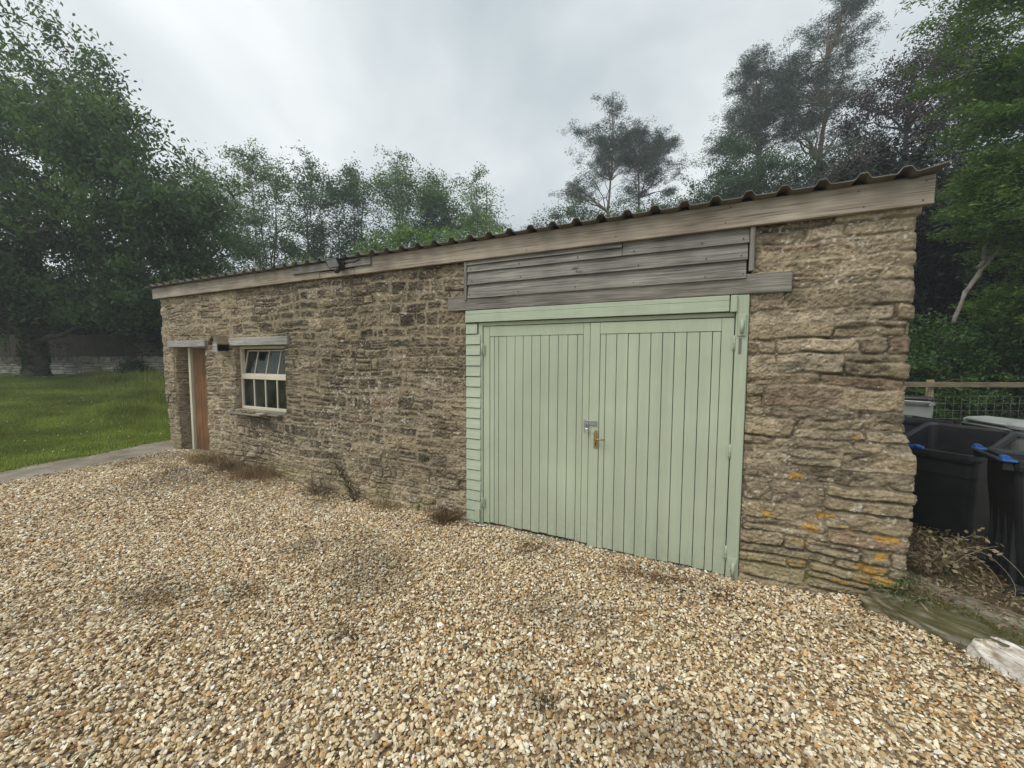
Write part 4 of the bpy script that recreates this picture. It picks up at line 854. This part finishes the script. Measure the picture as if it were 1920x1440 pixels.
# board fence behind it
def boardfence(A, B, z0, z1, label, mat, name='board_fence'):
    A = Vector((*A, z0)); B = Vector((*B, z0)); Ln = (B-A).length; ang = math.atan2(B.y-A.y, B.x-A.x)
    root = thing(name, label, 'fence', A, ang); r2 = random.Random(8); mb = MB(); x = 0
    while x < Ln-.05: mb.box(x+.003, x+.117, r2.uniform(-.006, .006), .022, 0, z1-z0+r2.uniform(-.012, .012), 0); x += .12
    mb.build('boards', M[mat], root); k = 0
    for x in np.arange(0, Ln+.1, 1.8): MB().box(x-.05, x+.05, .025, .125, 0, z1-z0-.03, .004).build('post', M[mat], root)
    for z in (.35, 1.5): MB().box(0, Ln, .023, .07, z, z+.09).build('rail', M[mat], root)
M['board2'] = wood_mat('lighter_board_timber', (.15, .13, .075), (.105, .09, .05), (.06, .05, .03), 'Z', .6, False, seed=8.)
boardfence((-31.5, 4.7), (-22.9, 8.65), .9, 2.72, 'dark brown close boarded fence behind the dry stone wall, left of the paler panels', 'board')
boardfence((-22.8, 8.6), (-18.9, 8.75), .9, 2.85, 'paler olive brown boarded fence panel beside the garage corner', 'board2')
tree('bramble_bush', 'small dark bush at the right end of the dry stone wall', 'bush', (-19.5, 7.3, .85), .5, .02, [(0, 0, .45, .5, .42, 1)], 8, 160, 30, .09, (.06, .035), (.03, .05, .018), (.055, .085, .03), 170, stems=4, spread=.1)
def ivy(name, label, base, hgt, r0, n, seed, cA, cB):
    r = np.random.default_rng(seed); t = r.random(n)**1.2; a = r.uniform(0, 2*np.pi, n); rad = r0*(1.25-.35*t)+np.abs(r.normal(0, .07, n))+.04*np.sin(t*23+a*2)
    P = np.stack([np.cos(a)*rad+t*hgt*.06, np.sin(a)*rad, t*hgt], 1); root = thing(name, label, 'ivy', base)
    v = r.random((n, 1)); c = np.array(cA)*(1-v)+np.array(cB)*v
    leafquads(r, P, .12, .10, .8, c*r.uniform(.7, 1.2, (n, 1)), 'foliage', M['leaf'], root)
    ps = [(np.stack([np.cos(b+np.linspace(0, 1.5, 8))*r0*1.02+np.linspace(0, 1, 8)*hgt*.06, np.sin(b+np.linspace(0, 1.5, 8))*r0*1.02, np.linspace(0, hgt*.9, 8)], 1), np.linspace(.03, .01, 8)) for b in r.uniform(0, 6.3, 7)]
    V, F = tubes(ps, 4); np_mesh('stem', V, F, M['bark'], root)
ivy('ivy', 'thick green ivy wrapped around the trunk of the big cherry tree', (-21.67, 5.3, .85), 4.6, .19, 3800, 5, (.02, .05, .014), (.05, .095, .03))
ivy('ivy', 'dark ivy column clothing the thickest stem of the row behind the roof', (-21.9, 17.2, 4.0), 6.0, .28, 3600, 6, (.018, .034, .018), (.035, .06, .03))
# post and rail fence
ex = math.atan2(.425, .905)
fr = thing('post_and_rail_fence', 'timber post and rail fence with wire netting behind the bins', 'fence', (3.0, 9.72, 0), ex)
for k in range(4):
    x = 1.33+k*2.0; b = MB(); b.tube([(x, 0, -.2), (x+.003, 0, .7), (x, 0, 1.335)], [.062, .060, .056], 12); b.build('post', M['post'], fr)
b = MB(); b.box(-.6, 7.6, -.10, -.062, 1.195, 1.295, .006); b.build('rail', M['rail'], fr)
b = MB()
for z in (1.02, .88, .74, .58, .40): b.tube([(-.6, -.066, z), (7.6, -.066, z+.004)], .0018, 4)
x = -.5
while x < 7.6: b.tube([(x, -.066, .1), (x, -.066, 1.02)], .0014, 4); x += .16
b.build('wire_netting', M['wire'], fr)
# dead branch leaning in the shrubs
fb = thing('dead_branch', 'pale dead forked branch leaning among the shrubs right of the garage', 'branch', (5.60, 12.9, 3.2))
bp_ = []; br_ = []; q_ = [(0, 0, -.6), (.16, -.02, .12), (.40, 0, .62), (.62, .02, .98), (.80, -.03, 1.40), (.98, -.1, 1.80)]; w_ = [.040, .042, .050, .040, .030, .020]
for i in range(5):
    for t in (0, .25, .5, .75):
        bp_.append(tuple(q_[i][c]*(1-t)+q_[i+1][c]*t+rnd.uniform(-.014, .014) for c in range(3))); br_.append((w_[i]*(1-t)+w_[i+1]*t)*rnd.uniform(.78, 1.22))
b = MB(); b.tube(bp_+[q_[5]], br_+[.012], 9)
for k in (5, 9, 13): b.tube([bp_[k], tuple(bp_[k][c]+(-.10, .02, .12)[c]*rnd.uniform(.6, 1.2) for c in range(3))], [.014, .003], 6)
b.tube([(.34, 0, .66), (.50, .03, .90), (.72, .05, 1.0), (.98, .1, 1.05)], [.05, .04, .03, .02], 7); b.tube([(.42, -.02, .85), (.40, -.05, 1.12), (.45, -.06, 1.28)], [.04, .03, .008], 6)
b.build('limb', M['deadwood'], fb)

# ---- wheelie bins: tapered hollow body, rolled rim, handle bar, wheels
def wbin(label, loc, rz, mat='bin', lid=None, Ln=.70, Wd=.56, h=1.02, blue=True, zt=.05, clips=None, group='wheelie bins beside the garage'):
    t = thing('wheelie_bin', label, 'bin', loc, rz, group)
    rows = [(.02, .50, .43), (.10, .52, .45), (.80, .65, .525), (.86, .665, .54)]
    def ring(L_, W_, z, zt, r_=.06, n=5):
        P = []
        for cx, cy, a0 in ((L_/2-r_, W_/2-r_, 0), (-L_/2+r_, W_/2-r_, 90), (-L_/2+r_, -W_/2+r_, 180), (L_/2-r_, -W_/2+r_, 270)):
            for k in range(n): a = R(a0+90*k/(n-1)); x = cx+r_*math.cos(a); P.append((x, cy+r_*math.sin(a), z+zt*(x/L_)))
        return P
    def shell(rings, closed_bottom=True):
        P = [p for r_ in rings for p in r_]; n = len(rings[0]); F = []
        for i in range(len(rings)-1):
            for k in range(n): F.append((i*n+k, i*n+(k+1) % n, (i+1)*n+(k+1) % n, (i+1)*n+k))
        F.append(tuple(range(n))[::-1]); F.append(tuple((len(rings)-1)*n+k for k in range(n))); return P, F
    rg = [ring(a+Ln-.70, b_+Wd-.56, z, 0) for z, a, b_ in rows[:3]]+[ring(Ln-.04, Wd-.03, .88, zt*.8), ring(Ln-.04, Wd-.03, h-.07, zt), ring(Ln, Wd, h-.068, zt), ring(Ln+.01, Wd+.01, h-.04, zt), ring(Ln+.005, Wd+.005, h, zt), ring(Ln-.05, Wd-.05, h+.004, zt), ring(Ln-.07, Wd-.07, h-.02, zt), ring(Ln-.09, Wd-.09, .8, 0), ring(.46, .38, .12, 0)]
    b = MB(); P, F = shell(rg); b.add(P, F, None, False); b.build('body', M[mat], t)
    b = MB()
    for y in (-.16, -.05, .05, .16): b.box(.27, .31, y-.012, y+.012, .16, .84, .004)
    b.box(-.0, .3, -.20, .20, -.0, .05, .01); b.build('rib', M[mat], t)
    for s in (-1, 1):
        w_ = MB(); w_.tube([(.27, s*.235, .10), (.27, s*.245, .10), (.27, s*.285, .10), (.27, s*.292, .10)], [.085, .10, .10, .088], 22); wo = w_.build('wheel', M['tyre'], t)
        w_ = MB(); w_.tube([(.27, s*.290, .10), (.27, s*.298, .10)], [.055, .045], 16); w_.build('hub', M['dark'], wo)
    b = MB(); b.cyl((.27, -.24, .10), (.27, .24, .10), .012, 10); b.build('axle', M['steel'], t)
    b = MB(); b.tube([(Ln/2-.02, -.22, h-.01), (Ln/2+.05, -.22, h+.01), (Ln/2+.055, 0, h+.012), (Ln/2+.05, .22, h+.01), (Ln/2-.02, .22, h-.01)], .015, 8)
    for y in (-.22, .22): b.box(Ln/2-.02, Ln/2+.05, y-.014, y+.014, h-.05, h+.0, .004)
    b.build('handle', M[mat], t)
    if blue:
        for y in ((-.21, .21) if clips is None else ()):
            k = MB(); k.tube([(Ln/2+.035, y-.028, h+.030), (Ln/2+.035, y+.028, h+.030)], .022, 12); k.box(Ln/2-.01, Ln/2+.06, y-.05, y+.05, h+.012, h+.026, .004); k.build('blue_clip', M['blue'], t)
    for (cx_, cy_, ca_) in (clips or []):
        Mx = Matrix.Translation((cx_, cy_, h+zt*cx_/Ln)) @ Matrix.Rotation(R(ca_), 4, 'Z'); k = MB(); k.box(-.075, .075, -.022, .022, -.012, .016, .005, Mx); k.tube([(-.03, 0, .0), (-.03, 0, .026)], .026, 14, True, Mx); k.build('blue_clip', M['blue'], t)
    if lid:
        rl = [ring(Ln+.03, Wd+.04, h+.0, zt), ring(Ln+.035, Wd+.045, h+.03, zt), ring(Ln-.0, Wd+.0, h+.055, zt, .07), ring(Ln-.2, Wd-.15, h+.075, zt, .08)]
        b = MB(); P, F = shell(rl); b.add(P, F, None, False); lo = b.build('lid', M[lid], t)
        b = MB(); b.cyl((Ln/2+.03, -.2, h+.055), (Ln/2+.03, .2, h+.055), .014, 10); b.build('hinge_bar', M[lid], lo)
    return t
wbin('open charcoal wheelie bin standing closest to the garage corner, blue clip on its rim', (2.22, 5.02, -.12), R(48), Ln=.76, Wd=.60, h=1.10, zt=.17, clips=[(-.365, .12, 85)])
wbin('charcoal wheelie bin nearest the camera at the right edge with two blue rim clips', (2.36, 3.93, -.01), R(171))
wbin('grey wheelie bin with a closed pale grey lid behind the two charcoal ones', (3.12, 5.75, .0), R(195), 'bing', 'binl', blue=False)
wbin('dark wheelie bin squeezed between the garage side and the fence, mostly hidden', (2.35, 6.35, .0), R(200), 'bin', None, blue=False)
wbin('farthest bin, pale grey with a black lid, peeping past the garage corner', (3.42, 8.95, -.0), R(250), 'binl', 'dark', blue=False)

# ---- edging stones along the right of the gravel
def rock(name, label, cat, loc, dims, rz, cA, cB, seed, parent=None, square=.5, nz=.12, group=None):
    v, f = icosphere()
    for _ in range(5): v, f = subdiv(v, f)
    sg = np.sign(v)*np.abs(v)**square; sg /= np.maximum(np.abs(sg).max(1, keepdims=True), 1e-6)**.7
    r = np.random.default_rng(seed); o = seed*3.1
    nn = fbm(v[:, 0]*1.6+o+v[:, 2], v[:, 1]*1.6+o-v[:, 2]*.7, 4)-.5; n2 = fbm(v[:, 0]*9+o+v[:, 2]*5, v[:, 1]*9+o-v[:, 2]*4, 4)
    X_ = sg*np.array(dims)/2; n3 = fbm(X_[:, 0]*22+X_[:, 2]*14+o, X_[:, 1]*22-X_[:, 2]*18+o, 5)-.5; V = X_*(1+nz*2*nn)[:, None]+v*(min(.034, .09*min(dims))*n3)[:, None]; n2 = .45*n2+.55*fbm(X_[:, 0]*14+X_[:, 2]*30, X_[:, 1]*30+X_[:, 2]*20+o, 5); t = sstep(.42, .58, n2*.6+.4*fbm(v[:, 0]*3+o, v[:, 1]*3+v[:, 2]*3, 3))[:, None]
    c = np.array(cA)*(1-t)+np.array(cB)*t; c = c*(.75+.5*r.random((len(v), 1)))
    o_ = np_mesh(name, V, f, M['drystone'], parent, c, True)
    o_.location = loc; o_.rotation_euler = (0, 0, rz)
    if label: tag(o_, label, cat, group)
    return o_
GM = (.085, .078, .035); GS = (.21, .185, .14)
ea = math.atan2(-.84, .54)
slab = rock('edging_slab', 'long mossy stone slab edging the gravel below the bins', 'stone', (1.70, 3.15, .05), (1.20, .62, .22), R(-36), GM, GS, 3, square=.45, nz=.16)
rock('painted_stone', 'white painted edging stone under the mossy slab at the lower right', 'stone', (1.60, 2.90, .055), (.30, .20, .22), R(-50), (.62, .58, .53), (.36, .30, .22), 6, square=.6, nz=.22)
rock('edging_stone', 'mossy edging stone at the right edge of the picture, right of the white painted one', 'stone', (1.80, 2.62, .03), (.38, .26, .19), R(-55), GM, GS, 8, square=.5)
rock('edging_stone', 'small mossy stone between the garage corner and the long slab', 'stone', (1.345, 3.27, .03), (.26, .2, .14), R(-50), (.07, .07, .03), GS, 9, square=.55)
rock('edging_stone', 'grey edging stone beyond the right edge of the picture', 'stone', (2.10, 2.22, .03), (.5, .28, .18), R(-57), GM, GS, 12, square=.5)
# moss and ground litter
def scatter_quads(r, P, L_, W_, cols, name, mat, up=.4):
    n = len(P); d = r.normal(size=(n, 3)); d[:, 2] *= up; d /= np.linalg.norm(d, axis=1, keepdims=True); u = np.tile([0, 0, 1.], (n, 1))+r.normal(0, .5, (n, 3)); s = np.cross(d, u); s /= np.linalg.norm(s, axis=1, keepdims=True); nn = np.cross(s, d)
    L_ = L_*r.uniform(.5, 1.4, (n, 1)); W_ = W_*r.uniform(.5, 1.4, (n, 1))
    V = np.stack([P-d*L_/2, P+s*W_/2+nn*W_*.3, P+d*L_/2+nn*W_*.2, P-s*W_/2+nn*W_*.3], 1).reshape(-1, 3)
    F = (np.array([(0, 1, 2), (0, 2, 3)])[None]+(np.arange(n)*4)[:, None, None]).reshape(-1, 3)
    return np_mesh(name, V, F, mat, None, np.repeat(cols, 4, 0))
r = np.random.default_rng(31); n = 26000
P = np.stack([r.uniform(1.2, 4.2, n), r.uniform(2.2, 7.5, n)], 1); ok = (P[:, 0] > edge_r(P[:, 1])+.04) & ((P[:, 0] > 1.36) | (P[:, 1] < 3.36)); P = P[ok]
zz = H(P[:, 0], P[:, 1])+.06+r.uniform(-.01, .02, len(P))
cp = np.array([(.20, .14, .085), (.30, .235, .15), (.12, .085, .05), (.42, .35, .25), (.10, .11, .035)]); c = cp[r.choice(5, len(P), p=[.3, .22, .25, .08, .15])]*r.uniform(.7, 1.2, (len(P), 1))
tag(scatter_quads(r, np.column_stack([P, zz]), .036, .015, c, 'leaf_litter', M['dead']), 'brown dead leaves and stalks littering the soil around the bins', 'leaf litter', kind='stuff')
# litter and grit lying on the slab
n = 1500; t = r.uniform(-.55, 1.0, n); q = r.normal(0, .17, n); px_ = 1.66+t*.66+q*.6; py_ = 3.17-t*.55+q*.75
cq = cp[r.choice(5, n, p=[.28, .2, .32, .1, .1])]*r.uniform(.6, 1.1, (n, 1))
tag(scatter_quads(r, np.column_stack([px_, py_, .152-np.abs(q)*.18+r.uniform(-.01, .01, n)]), .024, .011, cq, 'slab_litter', M['dead']), 'dead leaf scraps and grit lying on the mossy edging slab', 'leaf litter', kind='stuff')
# moss tufts over slab
n = 20000; t = r.uniform(-.62, 1.25, n); q = r.normal(0, .13, n); mxp = 1.62+t*.66+q*.6; myp = 3.13-t*.75+q*.75+r.normal(0, .02, n)
zz = .135+.035*fbm(mxp*8, myp*8, 3)+r.uniform(-.05, .02, n)-np.abs(q)*.25; g = r.random((n, 1)); c = (np.array((.075, .085, .018))*(1-g)+np.array((.20, .18, .07))*g)
mk = fbm(mxp*7+3, myp*7, 3) > .47; P = np.column_stack([mxp, myp, zz])[mk]; c = c[mk]
tag(blades(r, P, r.uniform(.012, .035, len(P)), r.uniform(.0012, .003, len(P)), c, 'moss', M['grass'], lean=.9), 'yellow green moss and dry stalks growing over the edging stones', 'moss', kind='stuff')

# ---- weeds along the foot of the wall
def tuft(name, label, cat, loc, rad, hgt, n, cA, cB, seed, lean=.6, wd=.0015, group=None, ell=1.):
    """dead stalks from a few rooted crowns, with side shoots and seed heads"""
    r = np.random.default_rng(seed); root = thing(name, label, cat, loc, group=group)
    flat = hgt < .06; nc = 60 if flat else 34
    cx = r.normal(0, rad*.48, nc); cy = r.normal(0, rad*.48*ell, nc); ch = hgt*r.uniform(.35, 1.15, nc)
    k = r.integers(0, nc, n); sg = rad*(.16 if flat else .13)
    P = np.stack([cx[k]+r.normal(0, sg, n), cy[k]+r.normal(0, sg, n), np.full(n, -.01)], 1); g = r.random((n, 1))
    C_ = (np.array(cA)*(1-g)+np.array(cB)*g)*r.uniform(.6, 1.3, (n, 1))
    blades(r, P, ch[k]*r.uniform(.3, 1.1, n), r.uniform(.5, 1.3, n)*wd, C_, 'stems', M['dead'], root, lean=lean+.3)
    m = n//2; kk = r.integers(0, nc, m); t = r.uniform(0, 1, m)
    Q = np.stack([cx[kk]+r.normal(0, 1, m)*(.02+t*ch[kk]*.5), cy[kk]+r.normal(0, 1, m)*(.012+t*ch[kk]*.3), t*ch[kk]*.8], 1)
    leafquads(r, Q, .015, .005, .1, np.array(cA)*r.uniform(.6, 1.4, (m, 1)), 'seed_heads', M['dead'], root); return root
TAN = (.36, .27, .16); RB = (.22, .13, .07); DB = (.10, .07, .042); OL = (.12, .12, .05)
tuft('dry_grass_tuft', 'pale tan dry grass tuft at the foot of the wall beside the brown door', 'dry grass', (-6.62, 3.22, .155), .50, .21, 1500, TAN, (.28, .19, .11), 1, ell=.35)
tuft('dry_grass_tuft', 'dark dry weed patch on the gravel below the vent box', 'dry grass', (-6.02, 3.20, .13), .40, .17, 900, DB, (.20, .15, .09), 2, ell=.4)
tuft('dry_grass_tuft', 'reddish brown dry weeds leaning on the wall under the window', 'dry grass', (-5.42, 3.20, .09), .44, .26, 1300, (.30, .21, .13), RB, 3, ell=.4)
tuft('dry_grass_tuft', 'flat brown weed spot on the gravel near the path end', 'dry grass', (-6.45, 2.75, .13), .14, .05, 500, DB, RB, 4)
tuft('dry_grass_tuft', 'low dark tangle of dead weeds left of the tall dead weed', 'dry grass', (-4.10, 3.26, .015), .40, .19, 520, (.09, .07, .045), (.17, .125, .08), 5, ell=.3)
tuft('dry_grass_tuft', 'thin tuft with two broken straws between the tall dead weed and the doors', 'dry grass', (-3.18, 3.27, .01), .26, .16, 380, TAN, RB, 6, ell=.4)
tuft('dry_grass_tuft', 'rust brown weeds heaped at the left edge of the green doors', 'dry grass', (-2.26, 3.27, .01), .22, .22, 700, RB, DB, 7, ell=.5)
tuft('dry_grass_tuft', 'flat rust brown mat of dead moss in front of the right door leaf', 'dead moss', (-.20, 3.13, .004), .34, .035, 2600, (.27, .16, .085), (.20, .125, .06), 8, ell=.35, lean=1.0)
tuft('dry_grass_tuft', 'small rust brown moss mat in front of the left door leaf', 'dead moss', (-1.24, 3.14, .004), .17, .035, 900, (.26, .16, .085), DB, 9, ell=.5, lean=1.0)
tuft('dry_grass_tuft', 'small dark moss clump in front of the right door post', 'dead moss', (.28, 3.08, .004), .13, .04, 700, RB, DB, 10, lean=1.0)
tuft('dry_grass_tuft', 'small dark moss clump in the middle of the gravel', 'dead moss', (-1.86, 1.63, .004), .06, .03, 350, RB, DB, 11, lean=1.0)
tuft('dry_grass_tuft', 'small brown moss clump in the gravel near the bottom of the picture', 'dead moss', (-.63, 1.71, .004), .05, .03, 350, (.16, .12, .07), DB, 12, lean=1.0)
tuft('dry_grass_tuft', 'wide faint brown weed patch in the gravel at the left', 'dead moss', (-3.45, 1.35, .01), .22, .03, 600, RB, (.3, .2, .12), 13, lean=1.0)
tuft('dry_grass_tuft', 'brown weed patch in the gravel beyond the wide faint one', 'dead moss', (-2.9, 1.62, .01), .12, .03, 500, RB, DB, 14, lean=1.0)
tuft('dry_grass_tuft', 'brown moss spot in the gravel at the lower left', 'dead moss', (-2.83, 1.06, .01), .05, .03, 300, RB, DB, 15, lean=1.0)
def weed(name, label, cat, loc, stems, leafn, leaf, cA, cB, seed, mat='dead', stemc=None, rad=.0035):
    r = np.random.default_rng(seed); root = thing(name, label, cat, loc); ps = []; LP = []
    for (dx, dy, z, w_) in stems:
        e = np.array([dx, dy, z]); p = bez(np.array([w_*.3, 0, 0.]), e*.55+np.array([0, 0, z*.2]), e, 8, r, .006); ps.append((p, np.linspace(rad, rad*.3, 8)))
        t = r.random(leafn)**.8; i = (t*6.99).astype(int); LP.append(p[i]+(p[i+1]-p[i])*r.random((leafn, 1))+r.normal(0, leaf*.6, (leafn, 3)))
    V, F = tubes(ps, 5); np_mesh('stem', V, F, stemc or M['twig'], root); LP = np.concatenate(LP); g = r.random((len(LP), 1))
    leafquads(r, LP, leaf, leaf*.55, .4, np.array(cA)*(1-g)+np.array(cB)*g, 'leaves', M[mat], root); return root
st = noisy_mat('dark_stem', (.05, .04, .03), (.11, .085, .06), 20, 1, 0)
weed('dead_weed', 'tall dark dead weed leaning left against the wall between window and doors', 'weed', (-3.62, 3.27, .01), [(-.56, .03, .56, .1), (-.44, .04, .50, .0), (-.36, .03, .40, .05), (-.24, .04, .33, -.1), (-.12, .04, .24, .0), (.06, .03, .14, .1)], 62, .030, (.05, .042, .028), (.12, .09, .055), 21, stemc=st)
weed('dead_weed', 'dead plant with curled tan leaves standing between the garage corner and the bins', 'weed', (1.62, 3.86, .06), [(-.12, .0, .26, .1), (.02, .02, .33, .0), (.16, .0, .36, -.1), (.28, .05, .40, .2), (-.02, -.1, .22, .0), (.36, -.02, .34, 0), (.1, -.1, .2, 0)], 40, .044, (.22, .16, .10), (.36, .29, .19), 22)
tuft('dry_stalks', 'straggly brown dry stalks beside the green weed at the pier corner', 'dry stalks', (1.40, 3.30, .09), .13, .16, 260, TAN, RB, 26, lean=.7, wd=.0022)
tuft('dry_stalks', 'straggly pale dry stalks along the back of the mossy slab', 'dry stalks', (1.72, 3.40, .09), .26, .14, 300, TAN, DB, 27, lean=.8, wd=.0022)
tuft('dry_stalks', 'dark dry stalks hanging over the front of the mossy slab', 'dry stalks', (1.48, 3.02, .06), .20, .10, 600, OL, DB, 28, lean=.9, wd=.002)
tuft('dry_stalks', 'dry grass stalks between the slab and the near charcoal bin', 'dry stalks', (1.96, 3.44, .07), .22, .13, 260, TAN, OL, 29, lean=.8, wd=.002)
weed('green_weed', 'soft green weed with lobed leaves at the foot of the right stone pier', 'weed', (1.27, 3.30, .08), [(-.14, .0, .14, .1), (.0, .02, .16, .0), (.12, -.05, .12, .0), (-.02, -.12, .08, .0), (.06, .04, .2, 0)], 60, .026, (.055, .09, .035), (.12, .16, .07), 23, mat='leaf')
weed('dead_weed', 'brown dried weed stalks behind the green weed at the pier corner', 'weed', (1.40, 3.40, .08), [(-.1, .0, .22, .1), (.05, .02, .18, .0), (.15, -.05, .16, .0), (-.2, -.02, .24, 0)], 50, .022, (.16, .11, .065), (.30, .22, .14), 24)
def stalk(label, loc, pts):
    b = MB(); b.tube(pts, .0016, 5); o = b.build('dry_stalk', M['twig']); o.location = loc; tag(o, label, 'dry stalk', 'arching dry stalks in front of the bins'); return o
for i, (hh, wd_, lab) in enumerate([(.33, .30, 'outermost arching dry stalk looping in front of the near bin'), (.29, .26, 'second arching dry stalk, just inside the outermost loop'), (.24, .22, 'third arching dry stalk, drooping lower than the outer two'), (.14, .17, 'lowest arching dry stalk close to the leaf litter')]):
    a = np.linspace(0, math.pi*1.18, 16); stalk(lab, (1.80, 3.82, .08), [(-.12+wd_*(1-math.cos(t))*.62, .03*i-.05*t, hh*math.sin(min(t, 2.2))**.9 if t < 2.2 else hh*.81*(1-(t-2.2)/1.51*.95)) for t in a])


# ---- haze volume added to imitate lens veil
hz, ht, hb, N, L = new_mat('veil_haze'); ht.nodes.remove(hb); pv = N('ShaderNodeVolumePrincipled'); pv.inputs['Color'].default_value = (.90, .96, 1, 1); pv.inputs['Density'].default_value = .0030; pv.inputs['Anisotropy'].default_value = .3
L(pv.outputs[0], ht.nodes['Material Output'].inputs['Volume'])
tag(MB().box(-121, 121, -121, 121, -1.6, 29).build('haze', hz), 'thin haze volume added to imitate lens veil over the far trees', 'haze', kind='stuff')
